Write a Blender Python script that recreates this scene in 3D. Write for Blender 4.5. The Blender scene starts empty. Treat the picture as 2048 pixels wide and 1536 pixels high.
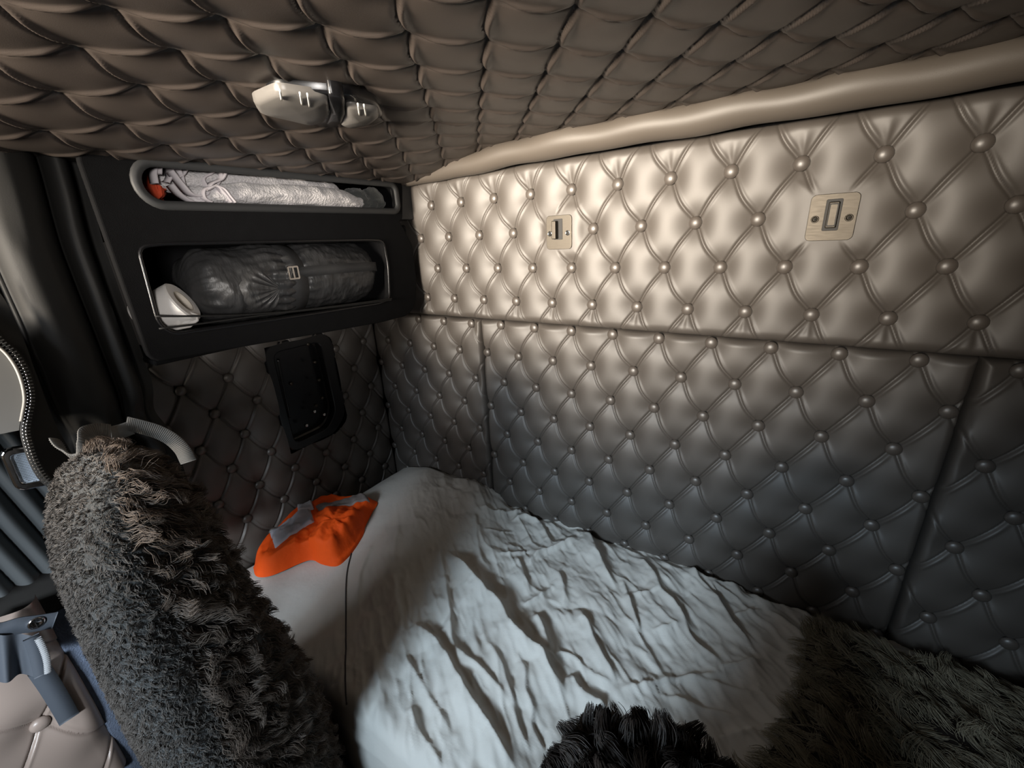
import bpy, bmesh, math, random
import numpy as np
from mathutils import Vector, Matrix, noise

random.seed(7); rng = np.random.default_rng(7)
scene = bpy.context.scene
COL = scene.collection
ZOFF = 1.65            # the shapes below are laid out around eye height; the cab floor is 1.65 m lower
PI = math.pi

# ------------------------------------------------------------------ materials
def mat(name, color, rough=0.5, metal=0.0, spec=0.5, var=0.0, var_scale=8.0, bump=0.0, bump_scale=400.0,
        bump_dist=0.001, trans=0.0, sheen=0.0, stretch=None, sss=0.0, rough_var=0.0):
    m = bpy.data.materials.new(name); m.use_nodes = True
    nt = m.node_tree; b = nt.nodes['Principled BSDF']
    b.inputs['Base Color'].default_value = (*color, 1)
    b.inputs['Roughness'].default_value = rough
    b.inputs['Metallic'].default_value = metal
    b.inputs['Specular IOR Level'].default_value = spec
    if trans: b.inputs['Transmission Weight'].default_value = trans
    if sheen:
        b.inputs['Sheen Weight'].default_value = sheen
        b.inputs['Sheen Roughness'].default_value = 0.5
    if sss:
        b.inputs['Subsurface Weight'].default_value = sss
        b.inputs['Subsurface Radius'].default_value = (.02, .02, .02)
    tc = nt.nodes.new('ShaderNodeTexCoord'); src = tc.outputs['Object']
    if stretch:
        mp = nt.nodes.new('ShaderNodeMapping'); mp.inputs['Scale'].default_value = stretch[:3]
        if len(stretch) > 3: mp.inputs['Rotation'].default_value = (0, 0, stretch[3])
        nt.links.new(src, mp.inputs['Vector']); src = mp.outputs['Vector']
    if var:
        n = nt.nodes.new('ShaderNodeTexNoise'); n.inputs['Scale'].default_value = var_scale; n.inputs['Detail'].default_value = 6
        nt.links.new(src, n.inputs['Vector'])
        mx = nt.nodes.new('ShaderNodeMix'); mx.data_type = 'RGBA'
        mx.inputs['A'].default_value = (*[c * (1 - var) for c in color], 1)
        mx.inputs['B'].default_value = (*[min(1, c * (1 + var)) for c in color], 1)
        nt.links.new(n.outputs['Fac'], mx.inputs['Factor'])
        nt.links.new(mx.outputs['Result'], b.inputs['Base Color'])
        if rough_var:
            mr = nt.nodes.new('ShaderNodeMapRange')
            mr.inputs['To Min'].default_value = rough - rough_var; mr.inputs['To Max'].default_value = rough + rough_var
            nt.links.new(n.outputs['Fac'], mr.inputs['Value']); nt.links.new(mr.outputs['Result'], b.inputs['Roughness'])
    if bump:
        n = nt.nodes.new('ShaderNodeTexNoise'); n.inputs['Scale'].default_value = bump_scale; n.inputs['Detail'].default_value = 5
        nt.links.new(src, n.inputs['Vector'])
        bp = nt.nodes.new('ShaderNodeBump'); bp.inputs['Strength'].default_value = bump; bp.inputs['Distance'].default_value = bump_dist
        nt.links.new(n.outputs['Fac'], bp.inputs['Height']); nt.links.new(bp.outputs['Normal'], b.inputs['Normal'])
    return m

def fur_mat(name, dark, light, rough=0.55):
    m = mat(name, dark, rough, spec=0.35); nt = m.node_tree; b = nt.nodes['Principled BSDF']
    hi = nt.nodes.new('ShaderNodeHairInfo')
    mx = nt.nodes.new('ShaderNodeMix'); mx.data_type = 'RGBA'
    mx.inputs['A'].default_value = (*dark, 1); mx.inputs['B'].default_value = (*light, 1)
    ad = nt.nodes.new('ShaderNodeMath'); ad.operation = 'MULTIPLY_ADD'; ad.inputs[1].default_value = 0.65
    ml = nt.nodes.new('ShaderNodeMath'); ml.operation = 'MULTIPLY'; ml.inputs[1].default_value = 0.35
    nt.links.new(hi.outputs['Intercept'], ml.inputs[0]); nt.links.new(hi.outputs['Random'], ad.inputs[0]); nt.links.new(ml.outputs[0], ad.inputs[2])
    nt.links.new(ad.outputs[0], mx.inputs['Factor']); nt.links.new(mx.outputs['Result'], b.inputs['Base Color'])
    return m

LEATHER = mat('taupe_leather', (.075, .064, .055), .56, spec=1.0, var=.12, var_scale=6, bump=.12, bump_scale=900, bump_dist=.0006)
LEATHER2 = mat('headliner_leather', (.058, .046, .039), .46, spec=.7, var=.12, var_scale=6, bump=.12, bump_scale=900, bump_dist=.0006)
BUTTON = mat('button_leather', (.085, .072, .062), .42, spec=.9)
ROLL = mat('roll_leather', (.09, .076, .063), .5, spec=.5, bump=.15, bump_scale=700, bump_dist=.0006)
CURTAIN = mat('dark_leather', (.024, .0235, .0225), .55, spec=.22, bump=.1, bump_scale=500)
FELT = mat('black_felt', (.005, .005, .0055), .9, spec=.15, var=.3, var_scale=40, bump=.3, bump_scale=900)
BLACKP = mat('black_plastic', (.008, .008, .009), .25, spec=.5)
LIPM = mat('rubber_lip', (.03, .031, .032), .6)
DARK = mat('dark_lining', (.006, .006, .007), .9, spec=.2)
STEEL = mat('brushed_steel', (.085, .076, .064), .5, metal=1.0, var=.25, var_scale=60, rough_var=.12, stretch=(1, 1, 6))
CHROME = mat('chrome', (.75, .75, .76), .12, metal=1.0)
SLOT = mat('slot_black', (.01, .009, .008), .6)
SHEET = mat('cotton_sheet', (.58, .565, .53), .85, spec=.25, var=.04, var_scale=20, bump=.25, bump_scale=70, bump_dist=.003)
SEAM = mat('seam_thread', (.05, .05, .055), .8)
MATTRESS = mat('mattress_cloth', (.25, .25, .25), .9)
TOWELM = mat('terry_towel', (.55, .53, .54), .95, spec=.1, sheen=.4, var=.18, var_scale=160, bump=1.0, bump_scale=220, bump_dist=.006)
TOWELE = mat('towel_hem', (.46, .43, .45), .9, spec=.15)
NYLON = mat('black_nylon', (.04, .04, .041), .40, spec=.45, bump=.6, bump_scale=28, bump_dist=.006, stretch=(1, 2.2, .8))
WEBBING = mat('black_webbing', (.03, .03, .031), .7, bump=.5, bump_scale=500)
PAPER = mat('white_paper', (.78, .76, .74), .9, spec=.15, bump=.2, bump_scale=90, bump_dist=.002)
CARD = mat('cardboard_tube', (.66, .61, .54), .9)
CORD = mat('elastic_cord', (.006, .006, .006), .6)
ORANGE = mat('hi_vis_orange', (.95, .10, .008), .75, spec=.25, var=.12, var_scale=25, bump=.4, bump_scale=60, bump_dist=.004)
TAPE = mat('reflective_tape', (.52, .52, .58), .4, spec=.6, bump=.25, bump_scale=40, bump_dist=.003)
TAPE2 = mat('worn_tape', (.22, .19, .18), .6, bump=.3, bump_scale=40, bump_dist=.003)
RUST = mat('orange_cloth', (.42, .045, .012), .85, bump=.3, bump_scale=60)
GREYKNIT = mat('dark_grey_knit', (.075, .08, .078), .9, sheen=.3, bump=.8, bump_scale=300, bump_dist=.002)
LENS = mat('frosted_lens', (.13, .122, .114), .35, spec=.5, sss=.3)
LENSRIB = mat('lens_rib', (.72, .70, .66), .25)
FLEECE = mat('short_fleece', (.05, .049, .047), .95, spec=.1, sheen=.3, var=.4, var_scale=120, bump=1.0, bump_scale=260, bump_dist=.004)
FURCORE = mat('fur_backing', (.022, .018, .016), .95, spec=.1)
FURM = fur_mat('sheepskin', (.018, .0125, .0095), (.18, .135, .105))
FURS = fur_mat('short_pile', (.027, .023, .020), (.135, .115, .10))
FURD = fur_mat('dark_fur', (.006, .0045, .004), (.035, .027, .023))
FURO = fur_mat('olive_fur', (.045, .039, .026), (.40, .35, .25))
STRAP = mat('grey_webbing', (.21, .198, .18), .8, bump=.3, bump_scale=600)
GREYCLOTH = mat('grey_lining', (.13, .128, .122), .8)
PIPING = mat('pale_piping', (.5, .47, .42), .5)
ZIPM = mat('zip_metal', (.55, .54, .52), .3, metal=1.0)
GRILLE = mat('grille_mesh', (.68, .78, .90), .5)
BLUESTRAP = mat('blue_grey_strap', (.06, .072, .09), .6, bump=.2, bump_scale=300)
BLUECURT = mat('slate_curtain', (.06, .068, .072), .7)
VELCRO = mat('velcro_hook', (.32, .34, .36), .9, bump=.8, bump_scale=700)
BROWNL = mat('brown_leather', (.30, .245, .215), .35, spec=.6, bump=.1, bump_scale=600)
CARPET = mat('blue_carpet', (.12, .15, .21), .95, spec=.1, var=.25, var_scale=60, bump=.8, bump_scale=300, bump_dist=.004)

# ------------------------------------------------------------------ helpers
ROOTS = []
def wloc(o):
    v = Vector((0, 0, 0))
    while o is not None:
        v += o.location; o = o.parent
    return v

def link(o, parent=None):
    COL.objects.link(o)
    if parent is not None: o.parent = parent
    else: ROOTS.append(o)
    return o

def tag(o, label=None, cat=None, group=None, kind=None):
    if label: o['label'] = label
    if cat: o['category'] = cat
    if group: o['group'] = group
    if kind: o['kind'] = kind
    return o

def thing(name, label, cat, loc, group=None):
    o = bpy.data.objects.new(name, None); o.empty_display_size = .05; o.location = loc
    link(o); return tag(o, label, cat, group)

def mesh_from(name, V, F, m, parent=None, smooth=True, loc=None):
    """V in layout coordinates; stored relative to the parent."""
    V = np.asarray(V, float)
    off = np.array(wloc(parent)) if parent is not None else np.zeros(3)
    l = np.zeros(3) if loc is None else np.asarray(loc, float)
    if loc is not None: V = V - l
    else: V = V - off
    me = bpy.data.meshes.new(name)
    if isinstance(F, np.ndarray):
        n, k = F.shape
        me.vertices.add(len(V)); me.vertices.foreach_set('co', V.astype(np.float32).ravel())
        me.loops.add(n * k); me.loops.foreach_set('vertex_index', F.astype(np.int32).ravel())
        me.polygons.add(n); me.polygons.foreach_set('loop_start', np.arange(0, n * k, k, dtype=np.int32))
        me.update(calc_edges=True)
    else:
        me.from_pydata([tuple(v) for v in V], [], [tuple(f) for f in F]); me.update()
    me.polygons.foreach_set('use_smooth', [smooth] * len(me.polygons))
    me.materials.append(m)
    o = bpy.data.objects.new(name, me)
    if loc is not None: o.location = tuple(l - off)
    return link(o, parent)

def grid_faces(n, k, flip=False, wrap=False):
    i, j = np.meshgrid(np.arange(n - 1), np.arange(k if wrap else k - 1), indexing='ij')
    j2 = (j + 1) % k
    a, b, c, d = i * k + j, i * k + j2, (i + 1) * k + j2, (i + 1) * k + j
    f = np.stack([a, d, c, b] if flip else [a, b, c, d], -1).reshape(-1, 4)
    return f

def grid(name, P, m, parent=None, flip=False, wrap=False, smooth=True, loc=None):
    n, k = P.shape[:2]
    return mesh_from(name, P.reshape(-1, 3), grid_faces(n, k, flip, wrap), m, parent, smooth, loc)

def frame_along(path):
    path = np.asarray(path, float); n = len(path)
    T = np.gradient(path, axis=0); T /= np.linalg.norm(T, axis=1)[:, None] + 1e-12
    up = np.array([0, 0, 1.]) if abs(T[0][2]) < .9 else np.array([1., 0, 0])
    N = np.zeros_like(path); B = np.zeros_like(path)
    v = up - T[0] * (up @ T[0]); v /= np.linalg.norm(v)
    for i in range(n):
        v = v - T[i] * (v @ T[i]); v /= np.linalg.norm(v) + 1e-12
        N[i] = v; B[i] = np.cross(T[i], v)
    return T, N, B

def smooth_path(pts, n):
    pts = np.asarray(pts, float); k = len(pts)
    d = np.r_[0, np.cumsum(np.linalg.norm(np.diff(pts, axis=0), axis=1))]
    t = np.linspace(0, d[-1], n); out = np.zeros((n, pts.shape[1]))
    m = np.gradient(pts, d, axis=0)
    idx = np.clip(np.searchsorted(d, t, side='right') - 1, 0, k - 2)
    h = (d[idx + 1] - d[idx]); u = ((t - d[idx]) / h)[:, None]; h = h[:, None]
    return ((2*u**3 - 3*u**2 + 1) * pts[idx] + (u**3 - 2*u**2 + u) * h * m[idx] +
            (-2*u**3 + 3*u**2) * pts[idx + 1] + (u**3 - u**2) * h * m[idx + 1])

def tube_arr(path, r, seg=12, cap=True, ellipse=(1, 1)):
    path = np.asarray(path, float); n = len(path)
    r = np.broadcast_to(np.asarray(r, float), (n,))
    T, N, B = frame_along(path)
    if cap:
        path = np.vstack([path[:1], path, path[-1:]]); r = np.r_[1e-5, r, 1e-5]
        N = np.vstack([N[:1], N, N[-1:]]); B = np.vstack([B[:1], B, B[-1:]])
    a = np.linspace(0, 2*PI, seg, endpoint=False)
    P = path[:, None] + r[:, None, None] * (N[:, None] * np.cos(a)[None, :, None] * ellipse[0] + B[:, None] * np.sin(a)[None, :, None] * ellipse[1])
    return P

def tube(name, path, r, m, parent=None, seg=12, ellipse=(1, 1), loc=None):
    return grid(name, tube_arr(path, r, seg, True, ellipse), m, parent, wrap=True, loc=loc)

def merge(parts):
    """join (V, F) pairs of ONE part"""
    V, F, k = [], [], 0
    for v, f in parts:
        v = np.asarray(v, float).reshape(-1, 3); V.append(v); F += [tuple(int(i) + k for i in q) for q in f]; k += len(v)
    return np.vstack(V), F

def arr_vf(P, wrap=True, flip=False):
    return P.reshape(-1, 3), grid_faces(P.shape[0], P.shape[1], flip, wrap)

def ribbon_vf(path, width_dir, w, thick):
    """flat band following path; width_dir (3,) or (n,3)"""
    path = np.asarray(path, float); n = len(path)
    T, _, _ = frame_along(path)
    W = np.broadcast_to(np.asarray(width_dir, float), path.shape).copy()
    W -= T * np.sum(W * T, 1)[:, None]; W /= np.linalg.norm(W, axis=1)[:, None]
    Nn = np.cross(T, W)
    w = np.broadcast_to(np.asarray(w, float), (n,))[:, None]
    P = np.stack([path + W*w/2 + Nn*thick/2, path + W*w/2 - Nn*thick/2, path - W*w/2 - Nn*thick/2, path - W*w/2 + Nn*thick/2], 1)
    V, F = arr_vf(P, wrap=True)
    F = [tuple(f) for f in F] + [(0, 1, 2, 3), tuple(len(V) - 4 + i for i in (3, 2, 1, 0))]
    return V, F

def box_vf(c, s, bev=0.0, seg=2, R=None):
    bm = bmesh.new(); bmesh.ops.create_cube(bm, size=1)
    for v in bm.verts: v.co = Vector((v.co.x*s[0], v.co.y*s[1], v.co.z*s[2]))
    if bev: bmesh.ops.bevel(bm, geom=bm.edges[:], offset=bev, segments=seg, affect='EDGES', profile=.5)
    bm.verts.index_update()
    V = np.array([v.co[:] for v in bm.verts]); F = [tuple(v.index for v in f.verts) for f in bm.faces]; bm.free()
    if R is not None: V = V @ np.array(R).T
    return V + np.array(c), F

def box(name, c, s, m, parent=None, bev=.004, seg=2, R=None):
    V, F = box_vf(c, s, bev, seg, R); return mesh_from(name, V, F, m, parent, smooth=False)

def lathe_vf(profile, c, axis, seg=24):
    """profile: (r, h) pairs along axis"""
    ax = np.asarray(axis, float); ax /= np.linalg.norm(ax)
    u = np.cross(ax, [0, 0, 1.] if abs(ax[2]) < .9 else [1., 0, 0]); u /= np.linalg.norm(u); v = np.cross(ax, u)
    a = np.linspace(0, 2*PI, seg, endpoint=False)
    P = np.array([[np.asarray(c) + ax*h + max(r, 1e-5)*(u*np.cos(t) + v*np.sin(t)) for t in a] for r, h in profile])
    return arr_vf(P, True)

def plate_vf(outer, holes, thick, bevel, M):
    """flat plate with holes: 2-D outline(s) filled by a curve, placed by matrix M (4x4)"""
    cu = bpy.data.curves.new('tmp', 'CURVE'); cu.dimensions = '2D'; cu.fill_mode = 'BOTH'
    cu.extrude = thick/2 - bevel; cu.bevel_depth = bevel; cu.bevel_resolution = 2
    for poly in [outer] + holes:
        sp = cu.splines.new('POLY'); sp.points.add(len(poly) - 1); sp.use_cyclic_u = True
        for p, q in zip(sp.points, poly): p.co = (q[0], q[1], 0, 1)
    o = bpy.data.objects.new('tmp', cu); COL.objects.link(o)
    dg = bpy.context.evaluated_depsgraph_get(); me = bpy.data.meshes.new_from_object(o.evaluated_get(dg))
    V = np.array([(M @ v.co)[:] for v in me.vertices]); F = [tuple(p.vertices) for p in me.polygons]
    bpy.data.objects.remove(o); bpy.data.meshes.remove(me); bpy.data.curves.remove(cu)
    return V, F

def rrect(u0, v0, u1, v1, r, n=6):
    r = [r]*4 if not isinstance(r, (list, tuple)) else r
    out = []
    for (cx, cy, a0), rr in zip([(u1, v1, 0), (u0, v1, 90), (u0, v0, 180), (u1, v0, 270)], r):
        sx = -1 if cx == u1 else 1; sy = -1 if cy == v1 else 1
        for k in range(n + 1):
            a = math.radians(a0 + 90*k/n)
            out.append((cx + sx*rr + rr*math.cos(a), cy + sy*rr + rr*math.sin(a)))
    return out

def round_poly(pts, r, n=5):
    """round the corners of a polygon"""
    out = []; k = len(pts)
    for i in range(k):
        p0, p, p1 = (np.array(pts[j % k], float) for j in (i - 1, i, i + 1))
        a = p0 - p; b = p1 - p; la, lb = np.linalg.norm(a), np.linalg.norm(b)
        rr = min(r, la*.45, lb*.45); A = p + a/la*rr; B = p + b/lb*rr
        for t in np.linspace(0, 1, n): out.append(tuple((1-t)**2*A + 2*t*(1-t)*p + t*t*B))
    return out

def prism_vf(pts, z0, z1, bev=.003):
    """horizontal polygon (x,y) between heights z0 (hidden) and z1 (visible face), with a bevelled visible edge"""
    pts = np.array(pts); c = pts.mean(0); k = len(pts); s = 1 if z1 > z0 else -1
    d = pts - c; L = np.linalg.norm(d, axis=1)[:, None]
    rings = [(pts, z0), (pts, z1 - s*bev), (c + d*(1 - bev*.35/L), z1 - s*bev*.3), (c + d*(1 - bev/L), z1), (c + d*.5, z1 + s*.002), (c + d*.001, z1 + s*.0025)]
    P = np.array([np.c_[r, np.full(k, z)] for r, z in rings])
    return arr_vf(P, True)

def MX(origin, U, V, N):
    return Matrix(((U[0], V[0], N[0], origin[0]), (U[1], V[1], N[1], origin[1]), (U[2], V[2], N[2], origin[2]), (0, 0, 0, 1)))

def fbm(x, y, z=0.0, octaves=4, scale=1.0):
    """vectorised value noise"""
    x = np.asarray(x, float)*scale; y = np.asarray(y, float)*scale + z*17.3
    out = np.zeros(np.broadcast(x, y).shape); amp = 1.0; tot = 0
    def h(i, j):
        s = np.sin(i*127.1 + j*311.7 + z*3.1)*43758.5453
        return s - np.floor(s)
    for _ in range(octaves):
        xi, yi = np.floor(x), np.floor(y); fx, fy = x - xi, y - yi
        fx = fx*fx*fx*(fx*(fx*6 - 15) + 10); fy = fy*fy*fy*(fy*(fy*6 - 15) + 10)
        v = (h(xi, yi)*(1-fx) + h(xi+1, yi)*fx)*(1-fy) + (h(xi, yi+1)*(1-fx) + h(xi+1, yi+1)*fx)*fy
        out += amp*(v*2 - 1); tot += amp; amp *= .5; x = x*2.03 + 5.1; y = y*2.03 + 1.7
    return out/tot

def sstep(a, b, x):
    t = np.clip((x - a)/(b - a), 0, 1); return t*t*(3 - 2*t)

# ------------------------------------------------------------------ deep-buttoned upholstery
def tuft(u, v, u0, v0, s, dz, amp=.019, rb=.031, groove=.0042, pw=.15, lip=.45):
    """height of diamond tufting; buttons at (u0+k*s, v0) and every second row shifted by s/2"""
    a = (u - u0)/s + (v - v0)/(2*dz); b = (u - u0)/s - (v - v0)/(2*dz)
    g = 1/math.sqrt(1/s**2 + 1/(4*dz**2))
    a = a + .055*np.sin(PI*b)**2; b = b + .02*np.sin(PI*a)**2
    ra, rb_ = a - np.round(a), b - np.round(b)
    du = (ra + rb_)/2*s; dv = (ra - rb_)*dz
    R = np.full(np.shape(u), 9.); pit = np.zeros(np.shape(u))
    for i in (-1, 0, 1):
        for j in (-1, 0, 1):
            q = np.hypot((ra + i + rb_ + j)/2*s, (ra + i - rb_ - j)*dz)
            R = np.minimum(R, q); pit = pit + np.exp(-(q/rb)**1.5)
    deep = np.clip(1 - pit, -.1, 1)
    puff = (np.abs(np.sin(PI*a))*np.abs(np.sin(PI*b)))**.6
    h = amp*((1 - pw)*deep + pw*puff)
    for w in (ra, rb_):
        d = w*g
        h += -groove*np.exp(-(d/.0023)**2) + groove*lip*np.exp(-((d - .0052)/.0034)**2)*np.clip(R/.03, 0, 1)
    return h

BUTTON_MESH = {}
def button_mesh(r):
    if r not in BUTTON_MESH:
        prof = [(r*.55, -.004), (r*.95, -.002), (r, .0), (r*.97, r*.16), (r*.86, r*.33), (r*.66, r*.47), (r*.4, r*.56), (r*.15, r*.6), (0, r*.605)]
        V, F = lathe_vf(prof, (0, 0, 0), (0, 0, 1), 20)
        me = bpy.data.meshes.new('button'); me.from_pydata([tuple(x) for x in V], [], [tuple(f) for f in F]); me.update()
        me.polygons.foreach_set('use_smooth', [True]*len(me.polygons)); me.materials.append(BUTTON)
        BUTTON_MESH[r] = me
    return BUTTON_MESH[r]

def tufted_panel(name, label, O, U, V, N, u0, u1, v0, v1, lat, s=.1142, dz=.0905, step=.0022, amp=.020, edge=.022, group=None,
                 cut=None, flat=(), skip=(), cushion=None, br=.0135, umax=None, pleat=(), m=None, backing=.03):
    """U,V in-plane axes, N towards the room; buttons are parts"""
    O, U, V, N = (np.array(q, float) for q in (O, U, V, N))
    root = thing(name, label, 'upholstered panel', tuple(O + U*(u0+u1)/2 + V*v0), group)
    nu, nv = int((u1-u0)/step) + 1, int((v1-v0)/step) + 1
    uu, vv = np.meshgrid(np.linspace(u0, u1, nu), np.linspace(v0, v1, nv), indexing='ij')
    d = np.minimum(np.minimum(uu - u0, u1 - uu), np.minimum(vv - v0, v1 - vv))
    e = np.clip(d/edge, 0, 1); e = np.sqrt(1 - (1 - e)**2)
    h = tuft(uu, vv, lat[0], lat[1], s, dz, amp)
    for (pu, pv, sgn) in pleat:                                  # short gathers that fan out from the edge buttons
        R = np.hypot(uu - pu, vv - pv); th = np.arctan2(uu - pu, (vv - pv)*sgn)
        w = np.exp(-((R - .032)/.022)**2)*np.clip(1 - np.abs(th)/.62, 0, 1)
        h += .0017*np.cos(th*9 + pu*7)*w
    for (fu0, fv0, fu1, fv1, lev) in flat:                      # pressed flat under a bolted plate
        q = np.maximum(np.maximum(fu0 - uu, uu - fu1), np.maximum(fv0 - vv, vv - fv1))
        k = sstep(.03, -.002, q); h = h*(1-k) + lev*k
    h = h*(.25 + .75*e) - .012*(1 - e)
    P = O + uu[..., None]*U + vv[..., None]*V + h[..., None]*N
    back = lambda A: A - (A - O)@N[:, None]*N - backing*N
    P2 = np.concatenate([back(P[:1]), P, back(P[-1:])], 0)
    P2 = np.concatenate([np.concatenate([back(P[:1, :1]), back(P[:, :1]), back(P[-1:, :1])], 0), P2, np.concatenate([back(P[:1, -1:]), back(P[:, -1:]), back(P[-1:, -1:])], 0)], 1)
    F = grid_faces(*P2.shape[:2], flip=np.dot(np.cross(U, V), N) < 0)
    if cut is not None:
        uf = np.pad(uu, 1, mode='edge').ravel(); vf = np.pad(vv, 1, mode='edge').ravel()
        keep = ~cut(uf[F].mean(1), vf[F].mean(1)); F = F[keep]
    mesh_from('upholstery', P2.reshape(-1, 3), F, m or LEATHER, root)
    r_ = np.array([U, V, N]).T
    rot = Matrix(r_.tolist()).to_quaternion() if np.linalg.det(r_) > 0 else Matrix(np.array([-U, V, N]).T.tolist()).to_quaternion()
    rl = wloc(root)
    k0 = -60
    for row in range(-20, 21):
        pv = lat[1] + row*dz
        if not (v0 + .004 < pv < v1 - .004): continue
        for k in range(-60, 60):
            pu = lat[0] + k*s + (row % 2)*s/2
            if not (u0 + .006 < pu < u1 - .006): continue
            if umax is not None and pu > umax: continue
            if cut is not None and cut(np.array([pu]), np.array([pv]), .012)[0]: continue
            if any(a[0] - .012 < pu < a[2] + .012 and a[1] - .012 < pv < a[3] + .012 for a in flat): continue
            b = bpy.data.objects.new('button', button_mesh(br))
            b.rotation_mode = 'QUATERNION'; b.rotation_quaternion = rot
            b.location = Vector(O + U*pu + V*pv + N*.0055) - rl
            link(b, root)
    return root

X, Y, Z = (1, 0, 0), (0, 1, 0), (0, 0, 1)
RX0, RX1 = -1.28, 1.02

# upper padded board (folded bunk) with two bolted latch plates
plates = [(-.535, -.034, -.467, .044, .017), (.008, -.033, .077, .044, .017)]
upper = tufted_panel('padded_bunk_board', 'bright upper taupe leather board with two steel latch plates under the ceiling roll', (0, 1.0, 0), X, Z, (0, -1, 0),
    RX0, RX1, -.231, .172, (-.9303, .1000), umax=.75, flat=plates,
    pleat=[(-.9303 + .1142*k, .1000, 1) for k in range(-3, 16)] + [(-.9873 + .1142*k, -.1713, -1) for k in range(-3, 16)])
Yp = 1.0 - .0185
for i, (a0, b0, a1, b1, _) in enumerate(plates):
    M = MX((0, Yp, 0), X, Z, (0, -1, 0))
    V_, F_ = plate_vf(rrect(a0, b0, a1, b1, .008), [], .003, .0008, M)
    lp = mesh_from('latch_plate', V_, F_, STEEL, upper, smooth=False)
    cx, cz = (a0+a1)/2, (b0+b1)/2
    if i == 0:
        V_, F_ = plate_vf(rrect(cx-.0135, cz-.016, cx+.010, cz+.031, .001), [], .0026, .0004, MX((0, Yp-.0012, 0), X, Z, (0, -1, 0)))
        mesh_from('slot', V_, F_, SLOT, lp, smooth=False)
        box('latch_tongue', (cx-.007, Yp-.008, cz+.006), (.011, .018, .042), STEEL, lp, .0015)
    else:
        V_, F_ = plate_vf(rrect(cx-.0115, cz-.022, cx+.0115, cz+.030, .002), [], .0026, .0004, MX((0, Yp-.0012, 0), X, Z, (0, -1, 0)))
        mesh_from('slot', V_, F_, SLOT, lp, smooth=False)
        box('latch_tongue', (cx, Yp-.004, cz+.004), (.016, .008, .044), STEEL, lp, .002)
        V_, F_ = plate_vf(rrect(cx-.0068, cz-.015, cx+.0068, cz+.023, .002), [rrect(cx-.0052, cz-.0134, cx+.0052, cz+.0214, .0015)], .0012, .0002, MX((0, Yp-.0081, 0), X, Z, (0, -1, 0)))
        mesh_from('tongue_groove', V_, F_, SLOT, lp, smooth=False)
    for sx in (-.0245, .0245):
        V_, F_ = lathe_vf([(.0062, 0), (.0062, .0012), (.0048, .002), (.0044, .0014), (.003, .001), (.0026, -.0015), (0, -.0018)], (cx+sx, Yp-.0014, cz-.002), (0, -1, 0), 20)
        mesh_from('screw', V_, F_, STEEL if i else CHROME, lp)
        V_, F_ = lathe_vf([(.0027, 0), (.0027, .0006), (0, .0007)], (cx+sx, Yp-.0022, cz-.002), (0, -1, 0), 6)
        mesh_from('screw_socket', V_, F_, SLOT, lp)

G = 'buttoned panels of the lower back wall'
tufted_panel('buttoned_wall_panel', 'wide middle leather panel of the lower back wall above the bed', (0, 1.0, 0), X, Z, (0, -1, 0),
             -.775, .286, -.95, -.231, (.211, -.244), dz=.0893, group=G, edge=.016)
tufted_panel('buttoned_wall_panel', 'narrow leather panel of the lower back wall in the corner under the shelf unit', (0, 1.0, 0), X, Z, (0, -1, 0),
             RX0, -.778, -.95, -.233, (-.814, -.247), dz=.0893, group=G, edge=.012)
tufted_panel('buttoned_wall_panel', 'shadowed leather panel of the lower back wall past the slanting seam, furthest from the shelf unit', (0, 1.0, 0), X, Z, (0, -1, 0),
             .290, RX1, -.95, -.233, (.335, -.247), dz=.0893, group=G, edge=.014, umax=.8)

# side wall panel, with a cut-out for the black recess
def cutf(u, v, pad=0.0):
    du = np.maximum(np.maximum(.60 - u, u - .79), 0); dv = np.maximum(np.maximum(-.605 - v, v + .285), 0)
    inside = (u > .585 - pad) & (u < .805 + pad) & (v > -.62 - pad) & (v < -.27 + pad)
    corner = (u > .745) & (v < -.56) & ((u - .745)**2 + (v + .56)**2 > (.06 + pad)**2)
    corner2 = (u > .765) & (v > -.31) & ((u - .765)**2 + (v + .31)**2 > (.04 + pad)**2)
    return inside & ~corner & ~corner2
tufted_panel('buttoned_side_panel', 'dark buttoned leather panel on the side wall around the black recess', (-1.28, 0, 0), Y, Z, (1, 0, 0),
             .12, .985, -1.0, -.235, (.819, -.331), dz=.0865, s=.114, cut=cutf, edge=.014)

# ------------------------------------------------------------------ room shell
def struct(o): o['kind'] = 'structure'; return o
struct(box('wall_back', (-.13, 1.055, -.45), (2.5, .04, 2.4), DARK, None, 0))
struct(box('wall_left', (-1.34, .09, -.45), (.05, 1.98, 2.4), CURTAIN, None, 0))
struct(box('wall_right', (1.05, .10, -.45), (.05, 1.95, 2.4), CURTAIN, None, 0))
struct(box('floor', (-.13, .1, -1.66), (2.5, 2.0, .02), CARPET, None, 0))
struct(box('door_1', (-1.24, -.42, -.95), (.06, .95, 1.3), CURTAIN, None, .01))

# buttoned ceiling, sagging down to the shelf unit at the left
step = .0028
cx_, cy_ = np.meshgrid(np.arange(-1.31, 1.03, step), np.arange(-.75, 1.03, step), indexing='ij')
hc = tuft(cx_, cy_, -.345, .635, .114, .0715, amp=.0075, rb=.022, groove=.0042, pw=.14, lip=.95)
zc = .222 - .054*sstep(-.62, -1.02, cx_) - .004*sstep(.5, .25, cy_)*sstep(-.7, -1.0, cx_)
Pc = np.stack([cx_, cy_, zc - hc], -1)
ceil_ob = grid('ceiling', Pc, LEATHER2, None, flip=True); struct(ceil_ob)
struct(box('roof', (-.13, .12, .27), (2.5, 1.9, .03), DARK, None, 0))

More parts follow.
